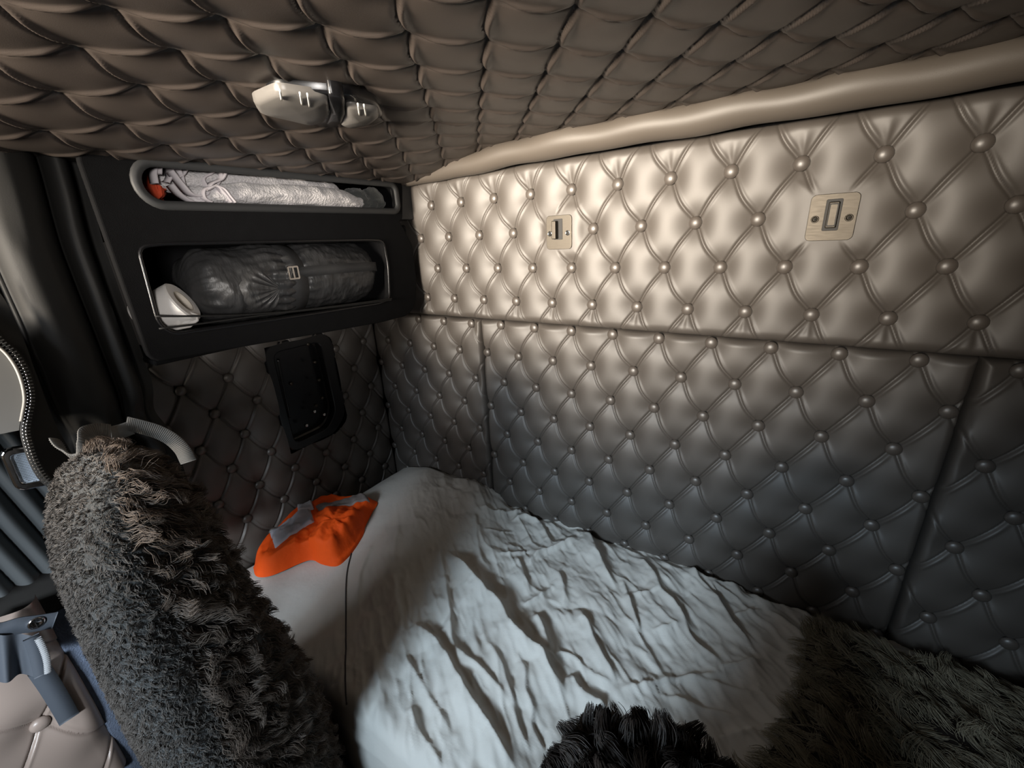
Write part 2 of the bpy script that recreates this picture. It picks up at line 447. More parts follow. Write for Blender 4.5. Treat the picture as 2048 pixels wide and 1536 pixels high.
# padded roll along the joint of ceiling and back wall
xs = np.linspace(-1.05, 1.02, 240)
rr_ = .030*(.62 + .38*sstep(-1.02, -.55, xs)) + .0014*np.sin(xs*2*PI/.171 + .6) + .0012*np.sin(xs*23)
path = np.stack([xs, .962 + .012*sstep(-.4, -1.0, xs), .197 - .022*sstep(-.5, -1.0, xs) + .002*np.sin(xs*2*PI/.171)], -1)
struct(tube('trim_1', path, rr_, ROLL, None, seg=24))

# ------------------------------------------------------------------ shelf unit on the side wall
XF = -1.0
cab = thing('shelf_unit', 'black felt covered shelf unit with two openings on the side wall', 'shelf', (XF - .14, .53, -.215))
MY = MX((XF, 0, 0), Y, Z, X)
outer = round_poly([(.255, .168), (.948, .168), (.93, .068), (.915, .062), (.957, -.01), (.955, -.12), (.94, -.185), (.905, -.212), (.80, -.214), (.62, -.206), (.30, -.190), (.255, -.188)], .02)
top_hole = rrect(.318, .086, .92, .158, [.02, .035, .035, .02], 6)
low_hole = round_poly([(.848, .008), (.853, -.06), (.840, -.155), (.80, -.163), (.60, -.158), (.30, -.146), (.283, -.12), (.290, .016), (.33, .02), (.80, .012)], .018)
V_, F_ = plate_vf(outer, [top_hole, low_hole], .016, .004, MY)
mesh_from('front_panel', V_, F_, FELT, cab, smooth=False)
def lip(hole, r, m, name, x=XF + .009):
    p = np.array([(x, a, b) for a, b in hole]); c = p.mean(0)
    k = len(p); a = np.linspace(0, 2*PI, 10, endpoint=False)
    T = np.roll(p, -1, 0) - np.roll(p, 1, 0); T /= np.linalg.norm(T, axis=1)[:, None]
    B = np.cross(T, [1., 0, 0])
    P = p[:, None] + r*(np.array([1., 0, 0])*np.cos(a)[None, :, None]*.7 + B[:, None]*np.sin(a)[None, :, None])
    P = np.concatenate([P, P[:1]], 0)
    return grid(name, P, m, cab, wrap=True)
lip(top_hole, .0085, LIPM, 'tray_lip')
lip(low_hole, .003, BLACKP, 'opening_edge')
# right end cap of the tray
V_, F_ = plate_vf(round_poly([(.925, .166), (.992, .166), (.985, .068), (.925, .068)], .006), [], .02, .003, MX((XF - .008, 0, 0), Y, Z, X))
mesh_from('tray_end', V_, F_, LIPM, cab, smooth=False)
def open_box(y0, y1, z0, z1, x0=-1.265, x1=XF - .008, t=.006):
    return merge([box_vf((x0 - t/2, (y0+y1)/2, (z0+z1)/2), (t, y1-y0+2*t, z1-z0+2*t)),
                  box_vf(((x0+x1)/2, (y0+y1)/2, z0 - t/2), (x1-x0, y1-y0+2*t, t)), box_vf(((x0+x1)/2, (y0+y1)/2, z1 + t/2), (x1-x0, y1-y0+2*t, t)),
                  box_vf(((x0+x1)/2, y0 - t/2, (z0+z1)/2), (x1-x0, t, z1-z0)), box_vf(((x0+x1)/2, y1 + t/2, (z0+z1)/2), (x1-x0, t, z1-z0))])
V_, F_ = open_box(.316, .925, .082, .160); mesh_from('tray', V_, F_, DARK, cab, smooth=False)
V_, F_ = open_box(.280, .858, -.166, .022); mesh_from('compartment', V_, F_, DARK, cab, smooth=False)
# lower edge return towards the wall
V_, F_ = merge([box_vf((-1.14, .60, -.196), (.27, .68, .012), .004)]); mesh_from('underside', V_, F_, FELT, cab, smooth=False)
V_, F_ = merge([box_vf((-1.14, .948, -.06), (.27, .012, .22), .004)]); mesh_from('end_panel', V_, F_, FELT, cab, smooth=False)
# two elastic cords across the lower opening
for q in ([(0.2805, -0.1070), (0.3365, -0.1169), (0.4173, -0.1291), (0.5135, -0.1389), (0.6436, -0.1466), (0.8425, -0.1544)], [(0.2796, -0.1305), (0.3417, -0.1339), (0.4246, -0.1368), (0.5120, -0.1409), (0.6417, -0.1488), (0.8400, -0.1583)]):
    p = smooth_path([(-.985, a, b) for a, b in q], 60)
    tube('elastic_cord', p, .0019, CORD, cab, seg=8)
# chrome strip at the end of the opening
tube('edge_strip', smooth_path([(XF + .004, .851, .004), (XF + .004, .853, -.06), (XF + .004, .846, -.13)], 20), .0018, CHROME, cab, seg=8)

# ------------------------------------------------------------------ things in the shelf unit
# folded towel
tw = thing('folded_towel', 'light grey terry towel rolled up in the upper tray', 'towel', (-1.08, .56, .088))
def sausage(p0, p1, ry, rz, nz, seed, bend=0.0, n=90, seg=40, amp=.006):
    t = np.linspace(0, 1, n); a = np.linspace(0, 2*PI, seg, endpoint=False)
    c = np.array(p0)[None]*(1-t)[:, None] + np.array(p1)[None]*t[:, None]; c[:, 2] += bend*np.sin(t*PI)
    prof = (1 - np.abs(2*t - 1)**6)**.5
    prof = np.clip(prof, .02, 1)*(1 + .10*fbm(t*6, t*0, seed, 3))
    P = np.zeros((n, seg, 3))
    P[..., 0] = c[:, 0, None] + prof[:, None]*ry*np.cos(a); P[..., 1] = c[:, 1, None]; P[..., 2] = c[:, 2, None] + prof[:, None]*rz*np.sin(a)
    nn = amp*fbm(a[None, :]*1.6 + 3*np.cos(a)[None, :], t[:, None]*nz, seed, 4)
    P[..., 0] += nn*np.cos(a); P[..., 2] += nn*np.sin(a)
    return P
w1 = sausage((-1.035, .395, .108), (-1.014, .800, .109), .038, .024, 9, 1.0, .008)
w2 = sausage((-1.060, .360, .134), (-1.052, .770, .136), .042, .024, 9, 2.0, .010)
w3 = sausage((-1.03, .70, .105), (-1.016, .81, .107), .026, .019, 5, 3.0)
V_, F_ = merge([arr_vf(w1), arr_vf(w2), arr_vf(w3)])
towel_body = mesh_from('towel_body', V_, F_, TOWELM, tw)
# the folded end: layers seen edge-on
parts_ = []
def serp(pts, x, wdt, th=.005):
    p = smooth_path([(x, a, b) for a, b in pts], 70); return ribbon_vf(p, (1, 0.25, 0), wdt, th)
for x, q in ((-1.045, [(0.3640, 0.1422), (0.3725, 0.1617), (0.3893, 0.1650), (0.3977, 0.1510), (0.4007, 0.1154), (0.4184, 0.1005), (0.4376, 0.1220), (0.4348, 0.1385), (0.4575, 0.1560), (0.4612, 0.1702), (0.4373, 0.1715), (0.4147, 0.1613), (0.4020, 0.1451), (0.3920, 0.1391)]),
             (-1.040, [(0.3768, 0.1252), (0.3895, 0.1054), (0.4087, 0.0942), (0.4328, 0.1044), (0.4561, 0.1301), (0.4693, 0.1517), (0.4666, 0.1701), (0.4493, 0.1739)]),
             (-1.035, [(0.3815, 0.1485), (0.3932, 0.1257), (0.4055, 0.1084), (0.4286, 0.1094), (0.4427, 0.1288), (0.4689, 0.1436), (0.4777, 0.1631), (0.4703, 0.1745)]),
             (-1.05, [(0.3566, 0.1267), (0.3603, 0.1484), (0.3734, 0.1649), (0.3841, 0.1634), (0.3858, 0.1462), (0.3748, 0.1296)]),
             (-1.03, [(0.4335, 0.0942), (0.4223, 0.1031), (0.4238, 0.1152), (0.4410, 0.1226), (0.4515, 0.1100), (0.4626, 0.0980)]),
             (-1.025, [(0.4287, 0.1178), (0.4467, 0.1243), (0.4597, 0.1099), (0.4673, 0.0949)]),
             (-1.022, [(0.4459, 0.1258), (0.4576, 0.1209), (0.4670, 0.1062), (0.4738, 0.0948)])):
    parts_.append(serp(q, x + .022, .022, .0032))
V_, F_ = merge(parts_); mesh_from('folded_hem', V_, F_, TOWELE, tw)

# orange cloth
oc = sausage((-1.12, .335, .118), (-1.09, .385, .125), .05, .030, 4, 8.0, amp=.02, n=40)
tag(grid('orange_cloth', oc, RUST, None, wrap=True), 'crumpled dark orange cloth at the tray end beside the towel', 'cloth')
# dark knitted hat
kh = sausage((-1.055, .80, .118), (-1.055, .905, .116), .046, .032, 4, 11.0, amp=.016, n=50)
tag(grid('knitted_hat', kh, GREYKNIT, None, wrap=True), 'balled up dark grey knitted hat at the corner end of the upper tray', 'hat')

# sleeping bag in its stuff sack
sb = thing('sleeping_bag', 'black nylon sleeping bag sack strapped shut in the lower opening', 'sleeping bag', (-1.10, .60, -.158))
n, seg = 220, 120
t = np.linspace(0, 1, n); a = np.linspace(0, 2*PI, seg, endpoint=False)
yb = .365 + t*(.845 - .365)
prof = np.clip((1 - np.abs(2*t - 1)**9), 0, 1)**.5
prof = np.maximum(prof, .03)*(1 - .10*np.exp(-((t - .46)/.05)**2) + .02*np.sin(t*21))
Rb = .085
P = np.zeros((n, seg, 3)); nn = .006*fbm(a[None]*2.2, t[:, None]*12, 4.0, 4) + .0035*np.sin(a[None]*24 + 6*t[:, None])*np.exp(-((t[:, None] - .40)/.10)**2)
nn += .005*np.abs(fbm(a[None]*6, t[:, None]*5, 6.0, 3))
P[..., 0] = -1.09 + (prof[:, None]*(Rb + .008) + nn)*np.cos(a); P[..., 1] = yb[:, None] + 0*a; P[..., 2] = -.074 + (prof[:, None]*Rb + nn)*np.sin(a)
P[..., 2] = np.maximum(P[..., 2], -.160)
grid('sack', P, NYLON, sb, wrap=True)
# gathered end of the drawstring cover, radiating folds ending at the buckle
c0 = np.array([(0.5240, -0.0845)][0]); nr, na = 26, 120
rr2 = np.linspace(.004, .062, nr)[:, None]; aa = np.linspace(PI*.62, PI*1.45, na)[None]
yy = c0[0] + rr2*1.5*np.cos(aa); zz = c0[1] + rr2*np.sin(aa)*.95
xx = -1.09 + np.sqrt(np.maximum((Rb + .016)**2 - (zz + .074)**2, 1e-5)) + .0022*np.cos(aa*17 + 2.2*np.sin(aa*3) + rr2*60)*np.exp(-((rr2 - .026)/.02)**2) + .004*np.exp(-rr2/.02) - .012*sstep(.045, .062, rr2)
grid('gathered_cover', np.stack([xx + 0*yy, yy, zz], -1), NYLON, sb)
# straps and buckle
def on_sack(y, ang, up=.010):
    i = np.interp(y, yb, np.arange(n)); pr = np.interp(y, yb, prof)
    return np.stack([-1.09 + (pr*(Rb + .008) + up)*np.cos(ang), y, -.074 + (pr*Rb + up)*np.sin(ang)], -1)
ys = np.linspace(.56, .838, 50); ang = np.full(50, .22)
V_, F_ = ribbon_vf(on_sack(ys, ang - .2*(ys - .56)), (0, 0, 1), .024, .0022); mesh_from('long_strap', V_, F_, WEBBING, sb)
an = np.linspace(1.35, -1.0, 50); V_, F_ = ribbon_vf(on_sack(np.full(50, .580), an, .008), (0, 1, 0), .045, .0022); mesh_from('cross_strap', V_, F_, WEBBING, sb)
bc = on_sack(np.array([.562]), np.array([.20]), .016)[0]
M = MX(bc, Y, Z, X)
V_, F_ = plate_vf(rrect(-.013, -.015, .013, .015, .003), [rrect(-.010, -.012, -.0015, .012, .001), rrect(.0015, -.012, .010, .012, .001)], .004, .001, M)
mesh_from('buckle', V_, F_, CHROME, sb, smooth=False)

# paper roll
pr_ = thing('paper_roll', 'white paper towel roll lying beside the black sleeping bag', 'paper roll', (-1.06, .325, -.158))
ax = np.array([.55, .70, .45]); ax /= np.linalg.norm(ax); L = .078; R1, R0 = .042, .022
pc = np.array([-1.024, .344, -.090]) - ax*L
V_, F_ = lathe_vf([(R0, L-.012), (R0, L), (R0+.002, L+.001), (R1-.003, L+.001), (R1, L-.002), (R1+.0008, L*.5), (R1, 0), (R1*.5, -.001), (R0, 0)], pc, ax, 90)
mesh_from('paper', V_, F_, PAPER, pr_, smooth=False)
V_, F_ = lathe_vf([(R0-.001, -.0), (R0-.001, L-.001), (R0+.0006, L+.001), (R0+.0006, L-.004)], pc, ax, 40)
mesh_from('core_tube', V_, F_, CARD, pr_)
# loose end of the sheet
q = [(0.3190, -0.1107), (0.3393, -0.1081), (0.3546, -0.1168), (0.3536, -0.1310), (0.3350, -0.1408), (0.3109, -0.1409)]
base = np.array([(-1.005, y_, z_) for y_, z_ in q]); cc = base.mean(0)
Pl = np.stack([base*(k) + cc*(1-k) + np.array([.004*math.sin(k*9), 0, 0]) for k in (1, .8, .55, .3, .02)], 0)
Pl[..., 0] += .004*fbm(Pl[..., 1]*60, Pl[..., 2]*60, 1.0, 3)
sh = np.concatenate([Pl[:1] - np.array([.025, 0, .0]), Pl], 0)
grid('loose_sheet', sh, PAPER, pr_, wrap=True)

# black recess with screws in the side panel
rc = thing('recess_box', 'glossy black plastic recess with screws in the dark side panel', 'recess box', (-1.28, .69, -.62))
orr = round_poly([(.585, -.268), (.805, -.268), (.808, -.56), (.745, -.622), (.585, -.622)], .045)
irr = round_poly([(.605, -.290), (.768, -.290), (.772, -.545), (.735, -.595), (.605, -.600)], .03)
V_, F_ = plate_vf(orr, [irr], .012, .004, MX((-1.276, 0, 0), Y, Z, X)); mesh_from('rim', V_, F_, BLACKP, rc, smooth=False)
p0 = np.array([(-1.276, a_, b_) for a_, b_ in irr]); cc = p0.mean(0)
rings = [p0, p0 + np.array([-.03, 0, 0])]; f3 = (p0 - cc)*.96 + cc; f3[:, 0] -= .034; rings += [f3, (f3 - f3.mean(0))*.01 + f3.mean(0)]
grid('tub', np.array(rings), BLACKP, rc, wrap=True, flip=True, smooth=False)
for q in [(0.7234, -0.2926), (0.7339, -0.3556), (0.7344, -0.4181), (0.7315, -0.4813), (0.6590, -0.5527), (0.6958, -0.5170), (0.7261, -0.5398), (0.6414, -0.4004), (0.7054, -0.4989)]:
    V_, F_ = lathe_vf([(.006, -.006), (.006, .001), (.0045, .003), (.002, .004), (0, .0042)], (-1.272, q[0], q[1]), (1, 0, 0), 14)
    mesh_from('screw', V_, F_, CHROME if q[1] < -.5 else STEEL, rc)
ribp = [(-1.268, a_, b_) for a_, b_ in [(0.6178, -0.3134), (0.6151, -0.3636), (0.6124, -0.4283), (0.6107, -0.5040)]]
tube('edge_rib', smooth_path(ribp, 30), .004, BLACKP, rc, seg=10)

# ------------------------------------------------------------------ ceiling lamp
lamp = thing('ceiling_lamp', 'unlit twin ceiling lamp with two frosted lenses and a black middle', 'lamp', (-.62, .44, .20))
ZL = .194
def lens(pts, name='lens', m=LENS, z0=.209, z1=ZL, bev=.008, r=.012):
    V_, F_ = prism_vf(round_poly(pts, r), z0, z1, bev); return mesh_from(name, V_, F_, m, lamp)
hous = [(-0.6665, 0.3877), (-0.6241, 0.3876), (-0.5893, 0.4307), (-0.5702, 0.4658), (-0.5785, 0.5221), (-0.6172, 0.5681), (-0.6716, 0.5851), (-0.7362, 0.5588), (-0.7685, 0.5259), (-0.7446, 0.4430)]
V_, F_ = prism_vf(round_poly(hous, .015), .222, .203, .004); mesh_from('housing', V_, F_, BLACKP, lamp)
l1 = lens([(-0.6748, 0.3800), (-0.6100, 0.3805), (-0.5896, 0.4421), (-0.6447, 0.4837), (-0.6957, 0.5063), (-0.7266, 0.5021), (-0.7201, 0.4103)])
l2 = lens([(-0.5925, 0.4741), (-0.5806, 0.5236), (-0.6082, 0.5508), (-0.6595, 0.5698), (-0.6982, 0.5594), (-0.6946, 0.5344), (-0.6381, 0.5054)])
mid = [(-0.5715, 0.4299), (-0.5665, 0.4518), (-0.6280, 0.4999), (-0.6935, 0.5355), (-0.7096, 0.5193), (-0.6452, 0.4832)]
V_, F_ = prism_vf(round_poly(mid, .008), .216, .196, .004); mesh_from('middle', V_, F_, BLACKP, lamp)
for par, q in ((l1, [(-0.5899, 0.3712), (-0.6223, 0.3911)]), (l1, [(-0.5825, 0.3941), (-0.6230, 0.4214)]), (l1, [(-0.5792, 0.4028), (-0.6240, 0.4336)]), (l2, [(-0.5674, 0.4747), (-0.6092, 0.5096)]), (l2, [(-0.5651, 0.4835), (-0.6044, 0.5183)])):
    (xa, ya), (xb, yb_) = q
    tube('lens_rib', smooth_path([(xa, ya, ZL), (xb, yb_, ZL - .001)], 6), .0014, LENSRIB, par, seg=8)

# ------------------------------------------------------------------ bed
mt = box('mattress', (-.11, .64, -.955), (2.14, .70, .12), MATTRESS, None, .02)
tag(mt, 'low bunk mattress hidden under the pale sheet along the back wall', 'mattress')
bs = box('bunk_base', (-.13, .64, -1.336), (2.22, .68, .63), DARK, None, .01)
tag(bs, 'black bunk base box under the mattress', 'bed base')

st = .0033
sx_ = np.arange(-1.235, .985, st); S_ = np.arange(0, .885, st)           # S runs from the hanging hem up over the edge to the wall
DROP = .16
gx, gs = np.meshgrid(sx_, S_, indexing='ij')
gy = .268 + np.maximum(gs - DROP, 0)
fall = np.maximum(DROP - gs, 0)
def sheet_base(x, y):
    wl = sstep(-.62, -.92, x)
    z = -.872 + 0*x
    z = z + .040*wl*sstep(-1.235, -1.13, x)**.5*(.35 + .65*sstep(.32, .80, y))
    # long swell along the pillow under the sheet
    for (ax0, ay0, bx0, by0, amp_, w_) in ((-1.04, .93, -.47, .22, .030, .085), (-.86, .99, -.30, .33, .020, .06)):
        dx, dy = bx0 - ax0, by0 - ay0; L2 = dx*dx + dy*dy
        tt = np.clip(((x - ax0)*dx + (y - ay0)*dy)/L2, 0, 1)
        dd = np.hypot(x - ax0 - tt*dx, y - ay0 - tt*dy)
        z = z + amp_*np.exp(-(dd/w_)**2)*(1 - .35*tt)
    z = z - .10*sstep(-1.19, -1.235, x)
    z = z + .010*fbm(x, y, 9.0, 3, 5.0)
    return z
CREASES = [
 # polyline, height, width on the lit side
 ([(-0.4264, 0.9987), (-0.3685, 0.9231), (-0.3208, 0.8640), (-0.2791, 0.8244), (-0.2619, 0.8138)], .016, .030),
 ([(-0.5323, 1.0155), (-0.4784, 0.9967), (-0.4264, 0.9987)], .012, .020),
 ([(-0.5634, 0.9542), (-0.5229, 0.9168), (-0.4734, 0.8626)], .008, .016),
 ([(-0.4245, 0.9321), (-0.4592, 0.8731), (-0.4963, 0.8236), (-0.5017, 0.7715)], .011, .022),
 ([(-0.5236, 0.8218), (-0.5448, 0.7956), (-0.5846, 0.7543)], .006, .014),
 ([(-0.4162, 0.8255), (-0.4109, 0.7908), (-0.3820, 0.7508), (-0.3519, 0.6988)], .009, .020),
 ([(-0.5403, 0.7777), (-0.4882, 0.7335), (-0.4430, 0.6890)], .008, .018),
 ([(-0.4042, 0.7434), (-0.4185, 0.6872), (-0.4406, 0.6464)], .007, .014),
 ([(-0.7319, 0.6921), (-0.6680, 0.6640), (-0.5906, 0.6379), (-0.5310, 0.6173), (-0.4712, 0.6015), (-0.4244, 0.5700), (-0.3697, 0.5571), (-0.3310, 0.5510), (-0.3047, 0.5315), (-0.2848, 0.5245), (-0.2604, 0.5117), (-0.2479, 0.4975)], .024, .042),
 ([(-0.3981, 0.6416), (-0.3692, 0.6195), (-0.3440, 0.5949), (-0.3218, 0.5723)], .012, .020),
 ([(-0.3223, 0.7097), (-0.2888, 0.6782), (-0.2561, 0.6475), (-0.2261, 0.6194), (-0.2034, 0.6038), (-0.1787, 0.5829)], .013, .026),
 ([(-0.2290, 0.8044), (-0.1970, 0.7515), (-0.1771, 0.7251)], .006, .014),
 ([(-0.2582, 0.8444), (-0.2260, 0.7956), (-0.1923, 0.7480), (-0.1723, 0.7206)], .008, .016),
 ([(-0.2435, 0.9453), (-0.1903, 0.8957), (-0.1618, 0.8546), (-0.1242, 0.8319), (-0.0972, 0.8015), (-0.0810, 0.7752), (-0.0464, 0.7499), (-0.0259, 0.7451), (-0.0135, 0.7197)], .011, .024),
 ([(-0.1808, 0.9905), (-0.1166, 0.9767), (-0.0909, 0.9386), (-0.0589, 0.9152), (-0.0232, 0.8754), (-0.0008, 0.8467), (0.0266, 0.8238), (0.0454, 0.8050)], .011, .024),
 ([(-0.1117, 0.9775), (-0.0825, 0.9588), (-0.0323, 0.9691), (0.0159, 0.9826)], .010, .018),
 ([(0.0210, 0.9747), (0.0558, 0.9518), (0.0790, 0.9621), (0.1277, 0.9713), (0.1628, 0.9562)], .011, .020),
 ([(0.0696, 0.9256), (0.1006, 0.9071), (0.1298, 0.8912), (0.1405, 0.8648), (0.1601, 0.8493)], .008, .022),
 ([(-0.2288, 0.8115), (-0.1895, 0.8347), (-0.1677, 0.8583)], .004, .010),
 ([(-0.1517, 0.7388), (-0.1243, 0.7611), (-0.1001, 0.7845)], .004, .012),
 ([(-0.0110, 0.7286), (0.0254, 0.7593), (0.0655, 0.7949)], .006, .014),
 ([(-0.1694, 0.5771), (-0.1077, 0.6306), (-0.0838, 0.6568), (-0.0450, 0.6874), (-0.0091, 0.7151)], .007, .016),
 ([(-0.0026, 0.8797), (0.0513, 0.9260)], .005, .012),
 ([(-0.0608, 0.6754), (-0.0174, 0.6900), (0.0571, 0.7113), (0.1214, 0.7309)], .004, .012),
 ([(-0.1023, 0.6101), (-0.0428, 0.6267), (-0.0017, 0.6391), (0.0462, 0.6531)], .005, .012),
 ([(0.0076, 0.5975), (0.0624, 0.6415)], .005, .012),
 ([(-0.3138, 0.5665), (-0.3006, 0.5878), (-0.2661, 0.5875), (-0.2293, 0.5784), (-0.1869, 0.5768)], .007, .016),
 ([(-0.2663, 0.5536), (-0.2391, 0.5359), (-0.2089, 0.5299), (-0.1773, 0.5300)], .013, .022),
 ([(-0.3791, 0.5246), (-0.3510, 0.5097), (-0.3229, 0.4715), (-0.2987, 0.4538), (-0.2860, 0.4322), (-0.2647, 0.4174), (-0.2394, 0.4067)], .008, .016),
 ([(-0.4247, 0.5105), (-0.3897, 0.4863), (-0.3570, 0.4598), (-0.3275, 0.4363), (-0.3107, 0.4170), (-0.2645, 0.3904)], .008, .018),
 ([(-0.6237, 0.4620), (-0.5583, 0.4550), (-0.4994, 0.4372), (-0.4474, 0.4132), (-0.3963, 0.3941), (-0.3393, 0.3758), (-0.2962, 0.3589), (-0.2717, 0.3513)], .020, .032),
 ([(-0.7797, 0.7085), (-0.6847, 0.6298), (-0.6106, 0.5664), (-0.5594, 0.5190), (-0.5118, 0.4743), (-0.4636, 0.4588), (-0.4081, 0.4536), (-0.3646, 0.4428), (-0.3339, 0.4321)], .011, .020),
 ([(-0.7491, 0.8596), (-0.6603, 0.7547), (-0.5973, 0.6998)], .006, .014),
 ([(-0.5788, 0.3947), (-0.5265, 0.3771), (-0.4841, 0.3624), (-0.4385, 0.3487), (-0.4037, 0.3373)], .007, .016),
 ([(-0.4957, 0.3293), (-0.4494, 0.3084), (-0.4112, 0.2995), (-0.3803, 0.2901)], .007, .014),
 ([(-0.7481, 0.8785), (-0.6736, 0.9386), (-0.6387, 0.9798)], .007, .014),
 ([(-0.6471, 0.9153), (-0.6112, 0.9591), (-0.5646, 0.9563)], .008, .014),
 ([(-0.6858, 0.8185), (-0.6247, 0.8640), (-0.6190, 0.8781)], .004, .010),
 ([(-0.9078, 0.6794), (-0.7793, 0.5437), (-0.6605, 0.4526), (-0.5881, 0.4078)], .006, .030),
 ([(-0.9286, 0.5907), (-0.8754, 0.5083), (-0.8017, 0.4359)], .004, .016),
]
LDIR = np.array([-.72, -.69])
def crease_h(x, y):
    h = np.zeros_like(x)
    for pts, amp_, w_ in CREASES:
        p = smooth_path(np.array(pts), 40)
        m_ = .12
        sel = (x > p[:, 0].min() - m_) & (x < p[:, 0].max() + m_) & (y > p[:, 1].min() - m_) & (y < p[:, 1].max() + m_)
        xx_, yy_ = x[sel], y[sel]
        best = np.full(xx_.shape, 9.); sd = np.zeros_like(best); tt_ = np.zeros_like(best)
        for i in range(len(p) - 1):
            d = p[i+1] - p[i]; L2 = d@d + 1e-12
            tq = np.clip(((xx_ - p[i, 0])*d[0] + (yy_ - p[i, 1])*d[1])/L2, 0, 1)
            ex, ey = xx_ - p[i, 0] - tq*d[0], yy_ - p[i, 1] - tq*d[1]
            dist = np.hypot(ex, ey); nrm = np.array([-d[1], d[0]])/math.sqrt(L2)
            if nrm@LDIR < 0: nrm = -nrm
            b = dist < best; best = np.where(b, dist, best); sd = np.where(b, ex*nrm[0] + ey*nrm[1], sd); tt_ = np.where(b, (i + tq)/(len(p) - 1), tt_)
        fade = (sstep(-.02, .18, tt_)*sstep(1.02, .82, tt_))**.6
        wl_ = np.where(sd > 0, w_*.9, w_*.30)
        prof = np.exp(-(best/wl_)**1.25)
        h[sel] += 1.4*amp_*fade*prof
    return h
top_y = gy
hz = sheet_base(gx, gy) + crease_h(gx, gy)
# finer crumpling, running with the long folds
ca, sa = math.cos(.62), math.sin(.62)
fu_, fv_ = gx*ca - gy*sa, gx*sa + gy*ca
wr = sstep(-.98, -.72, gx + .35*(gy - .6))
hz += wr*(.0060*(1 - np.abs(fbm(fu_*6, fv_*22, 3.0, 3)))**5 + .0030*(1 - np.abs(fbm(fu_*14, fv_*50, 5.0, 3)))**3)
hz += wr*(.013*np.abs(fbm(fu_*3.2, fv_*6.5, 21.0, 2)) + .012*np.abs(fbm(gx*7 + .4*gy, gy*7, 12.0, 2)) + .008*np.abs(fbm(fu_*11, fv_*18, 31.0, 2)) + .004*np.abs(fbm(gx*22, gy*22, 41.0, 2)))
# meets the wall with a low wavy edge
hz -= .012*sstep(.955, .985, gy)*(1 + fbm(gx*14, gy*0, 2.0, 2))
rnd = .03
yy_ = gy - np.where(gs < DROP + rnd, rnd - np.sqrt(np.maximum(rnd**2 - np.clip(DROP + rnd - gs, 0, rnd)**2, 0)), 0)*0
zz_ = hz - np.where(gs < DROP + rnd, rnd - np.sqrt(np.maximum(rnd**2 - np.clip(DROP + rnd - gs, 0, rnd*.98)**2, 1e-9)), 0) - fall
yy_ = yy_ + fall*.0 - .012*np.clip(fall/.05, 0, 1) + .008*fbm(gx*9, fall*4, 7.0, 3)*np.clip(fall/.05, 0, 1)
sheet = grid('bed_sheet', np.stack([gx, yy_, zz_], -1), SHEET, None)
tag(sheet, 'creased pale grey cotton sheet spread over the bunk', 'bed sheet')
def sheet_z(x, y):
    x = np.atleast_1d(np.asarray(x, float)); y = np.atleast_1d(np.asarray(y, float))
    i = np.clip(((x - sx_[0])/st).round().astype(int), 0, len(sx_) - 1)
    j = np.clip(((y - .268 + DROP)/st).round().astype(int), 0, len(S_) - 1)
    return zz_[i, j]
sp = smooth_path(np.array([(-1.0889, 0.7160), (-1.0305, 0.6297), (-0.9770, 0.5561), (-0.9146, 0.4899), (-0.8499, 0.4383), (-0.7607, 0.3723), (-0.6760, 0.3111), (-0.5972, 0.2553), (-0.5160, 0.1975)]), 160)
sp = sp[sp[:, 1] > .27]
tube('seam', np.c_[sp, sheet_z(sp[:, 0], sp[:, 1]) + .0012], .0017, SEAM, sheet, seg=6)

# ------------------------------------------------------------------ orange hi-vis jacket at the bed end
jk = thing('hi_vis_jacket', 'bright orange work jacket with silver reflective tape crumpled at the bed end', 'jacket', (-1.12, .55, -.84))
ZJ = -.80
outl = np.array([(-1.1732, 0.3638), (-1.1995, 0.4103), (-1.2274, 0.4667), (-1.2471, 0.5292), (-1.2576, 0.5909), (-1.2395, 0.6403), (-1.1853, 0.6906), (-1.1106, 0.7321), (-1.0744, 0.7322), (-1.0522, 0.6933), (-1.0199, 0.6400), (-0.9890, 0.5865), (-0.9721, 0.5359), (-0.9690, 0.4976), (-1.0024, 0.4761), (-1.0495, 0.4628), (-1.0682, 0.4336), (-1.0823, 0.3985), (-1.0999, 0.3666), (-1.1245, 0.3522)])
outl = smooth_path(np.vstack([outl, outl[:1]]), 140)[:-1]
cj = np.array([(-1.1247, 0.5305)][0])
def jz(x, y):
    d = np.hypot((x - cj[0])/.17, (y - cj[1])/.20)
    return ZJ + .012*np.exp(-d**2) + .010*fbm(x*22, y*22, 4.0, 4) + .008*(1 - np.abs(fbm(x*13 + y*8, y*10, 6.0, 3)))**3 - .006
rg = np.linspace(1, .001, 60)
J = cj + (outl - cj)[None]*rg[:, None, None]
Jb = sheet_z(J[..., 0].ravel(), J[..., 1].ravel()).reshape(J.shape[:2]) + .003
ke = sstep(.80, 1.01, rg)[:, None]**1.4
Jz = np.maximum(jz(J[..., 0], J[..., 1]) + .010*np.sin(np.linspace(0, 2*PI*7, len(outl)))[None]*rg[:, None]**3, Jb + .004)*(1 - ke) + Jb*ke
grid('jacket_body', np.dstack([J, Jz]), ORANGE, jk, wrap=True)
Jflat, Jzf = J.reshape(-1, 2), Jz.ravel()
def js(x, y):
    q = np.stack([x.ravel(), y.ravel()], -1); o = np.empty(len(q))
    for k in range(len(q)):
        d = ((Jflat - q[k])**2).sum(1); i4 = np.argpartition(d, 6)[:6]; wt = 1/(d[i4] + 1e-6); o[k] = (wt*Jzf[i4]).sum()/wt.sum()
    return o.reshape(x.shape)
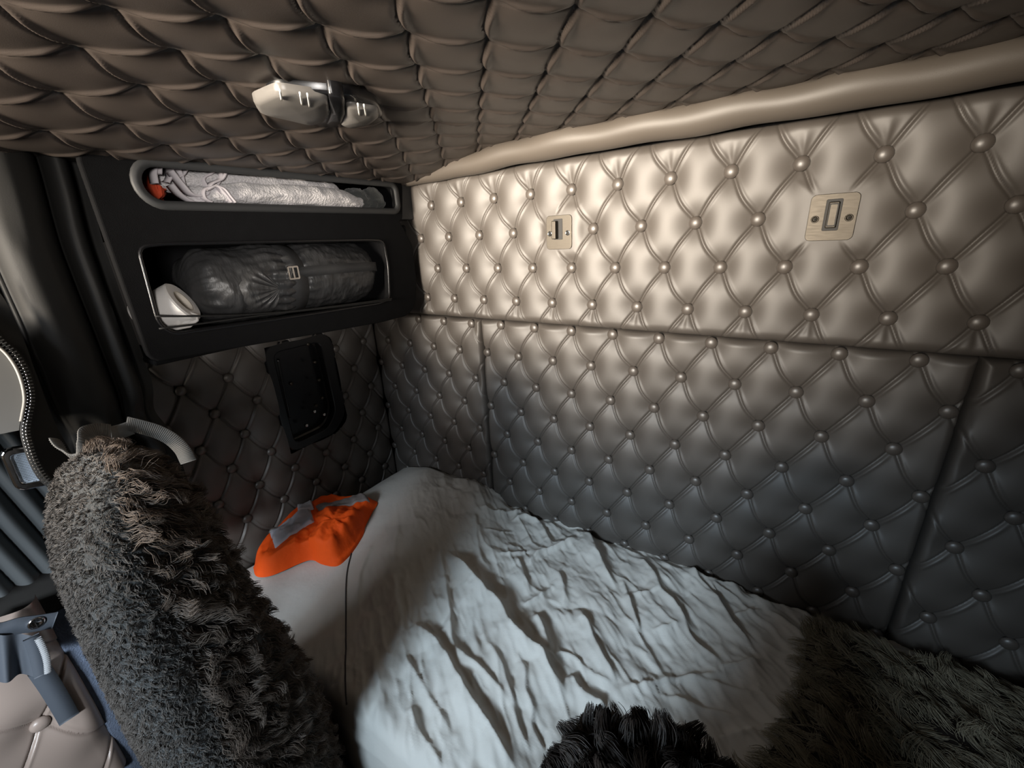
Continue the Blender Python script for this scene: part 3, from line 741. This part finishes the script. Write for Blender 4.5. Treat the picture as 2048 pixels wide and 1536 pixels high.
def patch(name, quad, m, up=.004, nu=40, nv=24, dome=0.0, wr_=0.0):
    q = np.array(quad); a_, b_ = np.meshgrid(np.linspace(0, 1, nu), np.linspace(0, 1, nv), indexing='ij'); a_ = a_[..., None]; b_ = b_[..., None]
    xy = q[0]*(1-a_)*(1-b_) + q[1]*a_*(1-b_) + q[2]*a_*b_ + q[3]*(1-a_)*b_
    a_, b_ = a_[..., 0], b_[..., 0]
    edge_ = np.clip(np.minimum(np.minimum(a_, 1-a_), np.minimum(b_, 1-b_))*12, 0, 1)
    z = js(xy[..., 0], xy[..., 1]) + up*edge_ + dome*np.sin(PI*a_)*np.sin(PI*b_) + wr_*fbm(a_*5, b_*5, 3.0, 3)*edge_ - .003*(1 - edge_)
    return grid(name, np.dstack([xy, z]), m, jk)
tag(patch('reflective_band', [(-1.2057, 0.4369), (-1.2006, 0.5733), (-1.1195, 0.5389), (-1.1194, 0.4086)], TAPE, .006), 'silver tape')
tag(patch('reflective_band', [(-1.2633, 0.5625), (-1.2532, 0.6063), (-1.1789, 0.5735), (-1.1908, 0.5262)], TAPE, .009), 'silver tape')
tag(patch('dull_band', [(-1.1918, 0.5782), (-1.1103, 0.7255), (-1.0660, 0.7044), (-1.1451, 0.5692)], TAPE2, .006), 'dull brown tape')
# pocket flap bunched on top
fo = np.array([(-1.0561, 0.4692), (-1.0853, 0.4967), (-1.0939, 0.5281), (-1.1478, 0.5525), (-1.1594, 0.5808), (-1.1390, 0.6103), (-1.1153, 0.6419), (-1.0633, 0.6528), (-1.0141, 0.6337), (-0.9766, 0.5792), (-0.9563, 0.5265), (-0.9551, 0.4902), (-0.9936, 0.4725)])
fo = smooth_path(np.vstack([fo, fo[:1]]), 110)[:-1]; cf = fo.mean(0)
rf = np.linspace(1, .001, 40); JF = cf + (fo - cf)[None]*rf[:, None, None]
af = np.arctan2(JF[..., 1] - cf[1], JF[..., 0] - cf[0])
zf = js(JF[..., 0], JF[..., 1]) + .020*(1 - rf[:, None]**3) + .004*fbm(JF[..., 0]*40, JF[..., 1]*40, 2.0, 3) + .003*np.cos(af*9)*np.exp(-((rf[:, None] - .55)/.25)**2) - .022*sstep(.93, 1, rf)[:, None]
grid('pocket_flap', np.dstack([JF, zf]), ORANGE, jk, wrap=True)

# ------------------------------------------------------------------ fur
def strands(name, roots, normals, flow, length, m, parent, k=6, radius=.0006, lift=.35, wave=.15, clump=.6, nclump=900, freq=2.0, seed=0):
    """hair curves: grow from roots along normal*lift + flow, gathered into locks"""
    r_ = np.random.default_rng(seed); n = len(roots)
    ci = r_.choice(n, min(nclump, n), replace=False)
    # nearest lock centre by a coarse pass
    near = np.empty(n, int)
    for s in range(0, n, 2000):
        d = ((roots[s:s+2000, None] - roots[None, ci])**2).sum(-1); near[s:s+2000] = ci[d.argmin(1)]
    jit = r_.normal(0, 1, (n, 3)); cj_ = r_.normal(0, 1, (n, 3))
    L = np.broadcast_to(length, (n,))*(.65 + .6*r_.random(n))
    D = normals*lift + flow + .22*jit + .38*cj_[near]; D /= np.linalg.norm(D, axis=1)[:, None]
    side = np.cross(D, normals); side /= np.linalg.norm(side, axis=1)[:, None] + 1e-9
    ph = r_.random(n)*2*PI
    t = np.linspace(0, 1, k)
    grav = np.array([0, 0, -.25])
    Pn = roots[:, None] + D[:, None]*(t[None, :, None]*L[:, None, None]) + side[:, None]*(wave*L[:, None]*np.sin(t[None]*PI*freq + ph[near][:, None])*t[None])[..., None] + grav*(t**2)[None, :, None]*L[:, None, None]*.6
    tipc = Pn[near]
    w = (clump*t**1.2)[None, :, None]
    Pn = Pn*(1-w) + (tipc + (roots - roots[near])[:, None]*(.30))*w
    off = np.array(wloc(parent)); Pn = Pn - off
    cu = bpy.data.hair_curves.new(name); cu.add_curves([k]*n)
    cu.attributes['position'].data.foreach_set('vector', Pn.astype(np.float32).ravel())
    ra = cu.attributes.get('radius') or cu.attributes.new('radius', 'FLOAT', 'POINT')
    ra.data.foreach_set('value', np.tile(radius*np.linspace(1, .25, k), n).astype(np.float32))
    cu.materials.append(m)
    o = bpy.data.objects.new(name, cu); link(o, parent); o['kind'] = 'stuff'
    return o

def sample(P, wrap, n, weight=None, seed=0):
    """random points and normals on a grid surface P (n,k,3)"""
    r_ = np.random.default_rng(seed)
    if wrap: P = np.concatenate([P, P[:, :1]], 1)
    A, B, C, D = P[:-1, :-1], P[:-1, 1:], P[1:, 1:], P[1:, :-1]
    N = np.cross(C - A, D - B); ar = np.linalg.norm(N, axis=-1)/2; N = N/(2*ar[..., None] + 1e-12)
    w = ar.copy()
    mid = (A + B + C + D)/4
    if weight is not None: w = w*weight(mid, N)
    w = w.ravel()/w.sum()
    i = r_.choice(len(w), n, p=w); a = r_.random((n, 1)); b = r_.random((n, 1))
    f = lambda Q: Q.reshape(-1, 3)[i]
    return f(A)*(1-a)*(1-b) + f(B)*(1-a)*b + f(C)*a*b + f(D)*a*(1-b), f(N)

# ---- seat with a sheepskin cover
seat = thing('fur_covered_seat', 'tall dark grey sheepskin covered seat back beside the bed', 'seat', (-.70, .10, -1.64))
zk = np.array([-1.64, -1.2, -.96, -.80, -.70, -.59, -.47, -.38, -.315, -.275, -.250, -.238])
yf = np.array([.02, .018, .016, .014, .013, .014, .016, .022, .034, .048, .064, .085])
yr = np.array([.235, .235, .232, .228, .222, .200, .178, .168, .158, .146, .132, .112])
hx = np.array([.11, .12, .125, .125, .125, .12, .118, .112, .104, .092, .076, .05])
xc = np.array([-.70, -.70, -.70, -.70, -.70, -.70, -.70, -.70, -.698, -.694, -.69, -.685])
n = 110; zq = np.r_[np.linspace(-1.64, -.36, 80), np.linspace(-.355, -.238, 30)]
f = lambda A: np.interp(zq, zk, A)
seg = 100; a = np.linspace(0, 2*PI, seg, endpoint=False)
e = 2/3.2
cs, sn = np.sign(np.cos(a))*np.abs(np.cos(a))**e, np.sign(np.sin(a))*np.abs(np.sin(a))**e
yc, hy = (f(yf) + f(yr))/2, (f(yr) - f(yf))/2
PS = np.stack([f(xc)[:, None] + f(hx)[:, None]*cs, yc[:, None] + hy[:, None]*sn, zq[:, None] + 0*cs], -1)
capc = PS[-1].mean(0) + np.array([0, 0, .004])
PS = np.concatenate([PS, (PS[-1:]*.5 + capc*.5) + np.array([0, 0, .0]), PS[-1:]*.01 + capc*.99], 0)
lump = .006*fbm(PS[..., 2]*9 + PS[..., 0]*4, PS[..., 1]*14, 2.0, 3)
PS[..., 0] += lump
core = grid('seat_cover', PS, FLEECE, seat, wrap=True)
# dividing line between long fur (rear, top) and short pile (front)
def div_y(z): return np.interp(z, [-1.2, -.88, -.67, -.54, -.43, -.32, -.26, -.24, -.2], [.09, .082, .078, .080, .086, .076, .082, .09, .09])
wl = lambda mid, N: ((mid[..., 1] > div_y(mid[..., 2])) & (mid[..., 2] > -1.15) & (mid[..., 0] > -.90)).astype(float)
wsf = lambda mid, N: ((mid[..., 1] <= div_y(mid[..., 2]) + .01) & (mid[..., 2] > -1.05)).astype(float)
def flow_of(nr, fl):
    fl = np.broadcast_to(np.asarray(fl, float), nr.shape); return fl - nr*np.sum(fl*nr, 1)[:, None]
rt, nr = sample(PS, True, 46000, wl, 1)
nr = np.where(((rt - np.array([-.70, .1, 0]))*np.array([1, 1, 0])*nr).sum(1)[:, None] < -.0001, -nr, nr)
topm = rt[:, 2] > -.245; nr[topm & (nr[:, 2] < 0)] *= -1
strands('long_fur', rt, nr, flow_of(nr, (.1, .55, -.55)), .024, FURM, seat, k=6, radius=.00055, lift=.5, wave=.2, clump=.75, nclump=1700, freq=2.2, seed=3)
rt, nr = sample(PS, True, 40000, wsf, 2)
nr = np.where(((rt - np.array([-.70, .1, 0]))*np.array([1, 1, 0])*nr).sum(1)[:, None] < -.0001, -nr, nr)
strands('short_pile', rt, nr, flow_of(nr, (0, .1, -.4)), .0055, FURS, seat, k=4, radius=.0006, lift=.7, wave=.3, clump=.6, nclump=6000, freq=1.5, seed=4)
# ---- second seat, only the top of its shaggy cover reaches into view
hr = thing('fur_covered_seat', 'near black shaggy seat top poking up in front of the bed sheet', 'seat', (-.04, .19, -1.64))
C0 = np.array((-.028, .192, -.454)); E0 = np.array((.078, .060, .100))
th_ = np.linspace(PI, PI*.5, 34); a = np.linspace(0, 2*PI, 70, endpoint=False)
rows = [(E0[0]*math.sin(q), E0[1]*math.sin(q), C0[2] - E0[2]*math.cos(q), 0) for q in th_]
rows += [(E0[0]*(1 + .15*k), E0[1]*1.0, C0[2] - .02*k, .01*k) for k in range(1, 8)] + [(.21, E0[1], z_, .10) for z_ in (-.66, -.8, -1.0, -1.3, -1.64)]
PH = np.array([[(C0[0] + dx + rx*math.cos(t_), C0[1] + ry*math.sin(t_), z_) for t_ in a] for rx, ry, z_, dx in rows])
PH[..., 2] += .008*fbm(PH[..., 0]*16, PH[..., 1]*16, 3.0, 2)
grid('seat_cover', PH, FURCORE, hr, wrap=True)
rt, nr = sample(PH, True, 44000, lambda m_, N: np.where(m_[..., 2] > C0[2] - .05, 1., np.where(m_[..., 2] > -1.0, .10, 0.)), 5)
nr = np.where(((rt - C0)*np.array([1, 1, .3])*nr).sum(1)[:, None] < 0, -nr, nr)
strands('long_fur', rt, nr, flow_of(nr, (-.1, .2, .35)), .027, FURD, hr, k=6, radius=.00055, lift=.8, wave=.12, clump=.8, nclump=900, freq=1.4, seed=6)

# ---- fur throw at the near end of the bed
ft = thing('fur_throw', 'dark olive fur throw lying over the near right end of the bed sheet', 'throw', (.40, .70, -.86))
tx, ty = np.meshgrid(np.linspace(0, 1, 90), np.linspace(0, 1, 70), indexing='ij')
tq = np.array([(0.0590, 0.5395), (0.1081, 0.8048), (0.2635, 0.9289), (0.4393, 0.9445)])
def tmap(u, v):   # u across the bed front->wall, v along the bed
    left = np.array([-.02, .40]) + np.stack([.15*v + .05*np.sin(v*3), .53*v], -1)
    right = np.array([.96, .30]) + np.stack([0*v, .655*v], -1)
    return left*(1-u)[..., None] + right*u[..., None]
XYt = tmap(tx, ty)
edge_ = np.minimum(np.minimum(tx*14, (1-tx)*14), np.minimum(ty*10, (1-ty)*10)); edge_ = np.clip(edge_, 0, 1)
sz_ = sheet_z(XYt[..., 0].ravel(), np.clip(XYt[..., 1], .29, .97).ravel()).reshape(tx.shape)
for _ in range(6): sz_ = np.maximum(sz_, (np.roll(sz_, 1, 0) + np.roll(sz_, -1, 0) + np.roll(sz_, 1, 1) + np.roll(sz_, -1, 1))/4)
ztop = sz_ + .006 + .030*edge_**.5 + .035*sstep(.15, .8, tx)*edge_ + .006*(1 + fbm(XYt[..., 0]*6, XYt[..., 1]*6, 5.0, 3))*edge_
PT = np.dstack([XYt, ztop])
grid('throw_backing', PT, FURCORE, ft)
rt, nr = sample(PT, False, 42000, None, 8)
nr = np.where(nr[:, 2:] < 0, -nr, nr)
strands('long_fur', rt, nr, flow_of(nr, (-.75, .30, 0)), .042, FURO, ft, k=6, radius=.0006, lift=.28, wave=.12, clump=.7, nclump=1600, freq=1.6, seed=9)

# ------------------------------------------------------------------ left side: curtain bundle, strap, bag, panel, door trim
XC = -1.06
cur = thing('gathered_curtain', 'dark leather curtain gathered upright against the shelf unit', 'curtain', (XC, .17, -.60))
yv = np.linspace(.10, .262, 90)[None]; zv = np.linspace(-.62, .185, 120)[:, None]
pinch = np.exp(-((zv + .30)/.035)**2)
prof = .055*np.sqrt(np.clip(1 - ((yv - .160)/.042)**2, 0, 1)) + .045*np.sqrt(np.clip(1 - ((yv - .222)/.018)**2, 0, 1)) + .02*np.sqrt(np.clip(1 - ((yv - .108)/.014)**2, 0, 1))
xx = XC + prof*(1 - .35*pinch) + .005*fbm(yv*20, zv*5, 3.0, 3) + .006*pinch*np.sin(yv*160)
yy = .17 + (yv - .17)*(1 - .12*pinch) + .0*zv - .020*(zv - 0) *0 + .012*sstep(.0, .18, zv)
grid('leather_folds', np.stack([xx + 0*yy, yy + 0*zv, zv + 0*yv], -1), CURTAIN, cur)
grid('curtain_lining', np.stack([XC - .012 + 0*xx, yy + 0*zv, zv + 0*yv], -1)[::6, ::6], CURTAIN, cur, flip=True)

stp = thing('webbing_strap', 'ribbed grey webbing strap looped above the fur seat', 'strap', (-.97, .16, -.29))
def rib_strap(pts, wd, name):
    p = smooth_path(pts, 90); V_, F_ = ribbon_vf(p, wd, .026, .002)
    parts2 = [(V_, F_)]
    T, _, _ = frame_along(p); W = np.broadcast_to(np.array(wd, float), p.shape).copy(); W -= T*np.sum(W*T, 1)[:, None]; W /= np.linalg.norm(W, axis=1)[:, None]
    N_ = np.cross(T, W)
    for k in range(2, len(p) - 2, 2):
        for sg in (1, -1):
            parts2.append(arr_vf(tube_arr(np.array([p[k] + W[k]*.0125 + sg*N_[k]*.001, p[k] - W[k]*.0125 + sg*N_[k]*.001]), .0011, 6)))
    V_, F_ = merge(parts2); return mesh_from(name, V_, F_, STRAP, stp)
def at(x, s):  return [(x, a_, b_) for a_, b_ in s]
A1 = [(0.0919, -0.2684), (0.0964, -0.2922), (0.1034, -0.3048), (0.1112, -0.3031), (0.1184, -0.2823), (0.1250, -0.2723), (0.1393, -0.2749), (0.1586, -0.2871)]
rib_strap([(-.955, *A1[0]), (-.94, *A1[1]), (-.925, *A1[2]), (-.915, *A1[3]), (-.92, *A1[4]), (-.935, *A1[5]), (-.95, *A1[6]), (-.96, *A1[7])], (0, -.35, 1), 'band')
A2 = [(0.1848, -0.2847), (0.2006, -0.2954), (0.2152, -0.3078), (0.2274, -0.3257), (0.2342, -0.3481), (0.2358, -0.3729)]
rib_strap([(-.975, *A2[0]), (-.955, *A2[1]), (-.94, *A2[2]), (-.925, *A2[3]), (-.915, *A2[4]), (-.91, *A2[5])], (0, .2, 1), 'band')
A3 = [(0.1577, -0.2913), (0.1717, -0.2954), (0.1902, -0.2954)]
rib_strap([(-.962, *A3[0]), (-.972, *A3[1]), (-.975, *A3[2])], (0, 0, 1), 'band')

bag = thing('zipped_bag', 'grey lined bag edge with a curved open metal zip hanging left of the curtain', 'bag', (-1.0, .06, -.28))
zpx = [(0.0848, -0.0879), (0.0885, -0.1119), (0.0945, -0.1292), (0.0974, -0.1511), (0.0960, -0.1773), (0.0906, -0.2028), (0.0801, -0.2267), (0.0706, -0.2475), (0.0655, -0.2756), (0.0636, -0.3040), (0.0652, -0.3293), (0.0719, -0.3503)]
zp = smooth_path([(-1.0 + .004*i, a_, b_) for i, (a_, b_) in enumerate(zpx)], 150)
inn = zp.copy(); 
lining = np.stack([zp*(1-k) + np.array([-1.03, -.10, 0])*k + np.array([0, 0, 1])*zp[:, 2:3]*k for k in np.linspace(0.04, 1, 20)], 1)
lining[..., 0] += -.02*np.linspace(0, 1, 20)[None] + .004*np.sin(np.linspace(0, 3, 20))[None]
msk = slice(0, 92)
grid('lining', lining[msk], GREYCLOTH, bag)
tube('piping', zp[4:84] + np.array([.002, -.007, 0]), .0022, PIPING, bag, seg=8)
V_, F_ = ribbon_vf(zp, np.stack([0*zp[:, 0], np.gradient(zp[:, 2]), -np.gradient(zp[:, 1])], -1)*-1, .012, .0016); mesh_from('zip_tape', V_, F_, CURTAIN, bag)
teeth = []
T, _, _ = frame_along(zp); W = np.stack([0*zp[:, 0], -T[:, 2], T[:, 1]], -1); W /= np.linalg.norm(W, axis=1)[:, None]
dens = smooth_path(zp, 210); T, _, _ = frame_along(dens); W = np.stack([0*dens[:, 0], -T[:, 2], T[:, 1]], -1); W /= np.linalg.norm(W, axis=1)[:, None]
for k in range(0, 210, 2):
    R = np.array([T[k], W[k], np.cross(T[k], W[k])]).T
    teeth.append(box_vf(dens[k] + W[k]*.0016*(1 if (k//2) % 2 else -1) + np.array([.002, 0, 0]), (.0020, .0052, .003), .0005, 1, R))
V_, F_ = merge(teeth); mesh_from('zip_teeth', V_, F_, ZIPM, bag, smooth=False)
# dark flap of the bag outside the zip
fl = smooth_path([(-1.012, a_, b_) for a_, b_ in [(0.1070, -0.0230), (0.1127, -0.0537), (0.1142, -0.1010), (0.1111, -0.1666), (0.1084, -0.2183), (0.1069, -0.2635), (0.1098, -0.3127), (0.1122, -0.3489)]], 150)
grid('outer_flap', np.stack([zp*(1-k) + fl*k + np.array([-.006*math.sin(k*PI), 0, 0]) for k in np.linspace(0, 1, 14)], 1), CURTAIN, bag)

spk = thing('grille_panel', 'small chrome framed mesh panel with a pale blue face beside the zip', 'panel', (-1.03, .04, -.33))
Rz = [(0.0403, -0.2857), (0.0797, -0.2933), (0.0804, -0.3644), (0.0378, -0.3558)]; cen = np.mean(Rz, 0)
rq = round_poly([tuple(v_) for v_ in Rz], .012)
V_, F_ = plate_vf(rq, [[tuple(cen + (np.array(v_) - cen)*.84) for v_ in rq]], .014, .003, MX((-1.03, 0, 0), Y, Z, X)); mesh_from('frame', V_, F_, CHROME, spk, smooth=False)
V_, F_ = plate_vf([tuple(cen + (np.array(v_) - cen)*.9) for v_ in rq], [], .006, .001, MX((-1.031, 0, 0), Y, Z, X)); mesh_from('face', V_, F_, GRILLE, spk, smooth=False)
dots = []
for i in range(-9, 10):
    for j in range(-9, 10):
        if math.hypot(i, j) < 9.2:
            e1 = (np.array(Rz[1]) - np.array(Rz[0]))/2/12; e2 = (np.array(Rz[3]) - np.array(Rz[0]))/2/12
            p_ = cen + e1*i + e2*j
            dots.append(lathe_vf([(.0007, 0), (.0007, .0006), (0, .0008)], (-1.0285, p_[0], p_[1]), (1, 0, 0), 5))
V_, F_ = merge(dots); mesh_from('perforations', V_, F_, BLUECURT, spk)

# door curtain pleats, tie strap with snap, velcro tab
dc = thing('door_curtain', 'slate grey pleated curtain hanging beside the seat at the door', 'curtain', (-1.10, -.03, -.55))
yv = np.linspace(-.16, .075, 120)[None]; zv = np.linspace(-.56, .14, 110)[:, None]
xx = -1.12 + .024*np.abs(np.sin((yv + .15*zv)*95))**.8 + .004*fbm(yv*20, zv*8, 1.0, 2)
grid('pleats', np.stack([xx, yv + 0*zv, zv + 0*yv], -1), BLUECURT, dc)
grid('curtain_back', np.stack([-1.125 + 0*xx, yv + 0*zv, zv + 0*yv], -1)[::10, ::10], BLUECURT, dc, flip=True)
ts = thing('curtain_tie', 'blue grey curtain tie strap closed by a silver snap beside the seat', 'strap', (-1.09, -.03, -.56))
q = [(-0.0723, -0.5991), (-0.0538, -0.6136), (-0.0349, -0.6208), (-0.0166, -0.6332), (0.0058, -0.6468)]
p = smooth_path([(-1.085, a_, b_) for a_, b_ in q], 50); V_, F_ = ribbon_vf(p, (0, .1, 1), .030, .003); mesh_from('strap_band', V_, F_, BLUESTRAP, ts)
sq = [(-0.0151, -0.6318)][0]
V_, F_ = lathe_vf([(.0115, 0), (.0115, .002), (.010, .0035), (.007, .004), (.006, .003), (0, .003)], (-1.083, *sq), (1, 0, 0), 24); mesh_from('snap', V_, F_, CHROME, ts)
q = [(-0.0631, -0.6212), (-0.0312, -0.6554), (-0.0181, -0.6719), (-0.0323, -0.7288), (-0.0558, -0.7165), (-0.0852, -0.6936)]
nb = 30
qa = np.array(q); u_, v_ = np.meshgrid(np.linspace(0, 1, 40), np.linspace(0, 1, 24), indexing='ij')
TL, TR, BR_, BL = (np.array(s_) for s_ in [(-0.0647, -0.6077), (-0.0265, -0.6480), (-0.0444, -0.7250), (-0.0905, -0.6920)])
G2 = TL*(1-u_)[..., None]*(1-v_)[..., None] + TR*u_[..., None]*(1-v_)[..., None] + BR_*u_[..., None]*v_[..., None] + BL*(1-u_)[..., None]*v_[..., None]
xx = -1.085 + .020*np.sin(u_*PI*1.5)**2*(.4 + .6*v_)
grid('strap_tail', np.dstack([xx, G2]), BLUESTRAP, ts)
p = smooth_path([(-1.066, a_, b_) for a_, b_ in [(-0.0278, -0.6434), (-0.0303, -0.6731), (-0.0350, -0.7062), (-0.0388, -0.7278)]], 40); V_, F_ = ribbon_vf(p, (0, 1, .1), .020, .003); mesh_from('velcro_loop', V_, F_, BLUESTRAP, ts)
p = smooth_path([(-1.062, a_, b_) for a_, b_ in [(-0.0215, -0.6500), (-0.0223, -0.6742), (-0.0258, -0.7036), (-0.0317, -0.7281)]], 60)
V_, F_ = ribbon_vf(p, (0, 1, .1), .008 + .003*np.sin(np.arange(60)*2.1), .003); mesh_from('velcro_hook', V_, F_, VELCRO, ts)

# brown buttoned pad of the door
dp = thing('door_pad', 'light brown leather door pad with one large button at the lower left corner', 'door pad', (-1.14, -.15, -1.0))
uu, vv = np.meshgrid(np.linspace(-.30, .000, 130), np.linspace(-1.12, -.62, 200), indexing='ij')
bpt = np.array([(-0.0748, -0.8853)][0])
hh = tuft(uu, vv, bpt[0], bpt[1], .17, .13, amp=.035, rb=.05, groove=.005)
dd = np.minimum(uu + .30, .0 - uu); ee = np.sqrt(1 - (1 - np.clip(dd/.03, 0, 1))**2)
grid('pad', np.stack([-1.155 + hh*(.3 + .7*ee) - .02*(1 - ee), uu, vv], -1), BROWNL, dp)
V_, F_ = lathe_vf([(.012, -.006), (.015, 0), (.0145, .004), (.011, .008), (.006, .010), (0, .0105)], (-1.150, *bpt), (1, 0, 0), 28); mesh_from('button', V_, F_, BROWNL, dp)
pst = [(-0.0408, -0.7509), (-0.0394, -0.7973), (-0.0392, -0.8453), (-0.0398, -0.8975)]
V_, F_ = ribbon_vf(smooth_path([(-1.125, a_, b_) for a_, b_ in pst], 30), (0, 1, .3), .03, .006); mesh_from('door_strap', V_, F_, BLUESTRAP, dp)
cp = box('door_carpet', (-1.185, .06, -1.15), (.05, .14, .90), CARPET, None, .01)
tag(cp, 'blue grey carpeted door edge between brown pad and fur seat', 'carpet')

# ------------------------------------------------------------------ light: windscreen daylight, then added fills for left side, shelf and door pad
def area(name, loc, target, sx, sy, power, color, spread=180):
    l = bpy.data.lights.new(name, 'AREA'); l.shape = 'RECTANGLE'; l.size = sx; l.size_y = sy; l.energy = power; l.color = color; l.spread = math.radians(spread)
    o = bpy.data.objects.new(name, l); o.location = loc
    o.rotation_euler = (Vector(target) - Vector(loc)).to_track_quat('-Z', 'Y').to_euler(); link(o); return o

area('windscreen_light', (-.60, -1.25, .02), (-.53, 1, .15), .8, .40, 12, (1, .885, .74), 37)
area('windscreen_sky_light', (-.34, -1.25, .26), (-.31, .66, -.86), .44, .30, 3.4, (.68, .85, 1), 51)
area('left_fill_light', (-.80, -.62, .04), (-1.06, .5, -.80), .25, .25, 1.3, (.9, .94, 1), 90)  # added lamp for jacket and door trim, standing for the windscreen's left part
area('shelf_fill_light', (.90, -.55, .06), (-1.05, .55, .06), .25, .25, .55, (1, .95, .9), 22)  # added narrow beam that brightens towel and paper roll from the unseen passenger side
area('door_pad_fill_light', (.25, -1.2, .15), (-1.12, -.12, -.72), .3, .25, 1.9, (.86, .93, 1), 30)  # extra beam added to brighten the door pad, straps and curtain tie

w = bpy.data.worlds.new('world'); scene.world = w; w.use_nodes = True
w.node_tree.nodes['Background'].inputs['Color'].default_value = (1, .78, .58, 1)
w.node_tree.nodes['Background'].inputs['Strength'].default_value = .038

# ------------------------------------------------------------------ camera
cam = bpy.data.cameras.new('camera'); cam.sensor_width = 36; cam.sensor_fit = 'HORIZONTAL'; cam.lens = 830.837*36/2048
cam.clip_start = .01
co = bpy.data.objects.new('camera', cam)
ya, pi_, ro = .5953515, .3396004, -.0512202
cyw, syw, cpw, spw = math.cos(ya), math.sin(ya), math.cos(pi_), math.sin(pi_)
fw = Vector((-syw*cpw, cyw*cpw, -spw)); rt_ = Vector((cyw, syw, 0)); up = rt_.cross(fw)
r2 = rt_*math.cos(ro) + up*math.sin(ro); u2 = -rt_*math.sin(ro) + up*math.cos(ro)
co.matrix_world = Matrix(((r2.x, u2.x, -fw.x, 0), (r2.y, u2.y, -fw.y, 0), (r2.z, u2.z, -fw.z, 0), (0, 0, 0, 1)))
link(co); scene.camera = co
for o in ROOTS: o.location.z += ZOFF

scene.view_settings.view_transform = 'Standard'; scene.view_settings.look = 'None'
scene.view_settings.gamma = 1; scene.view_settings.use_curve_mapping = False
scene.view_settings.exposure = 0.0
scene.cycles.use_denoising = True
scene.cycles.max_bounces = 6
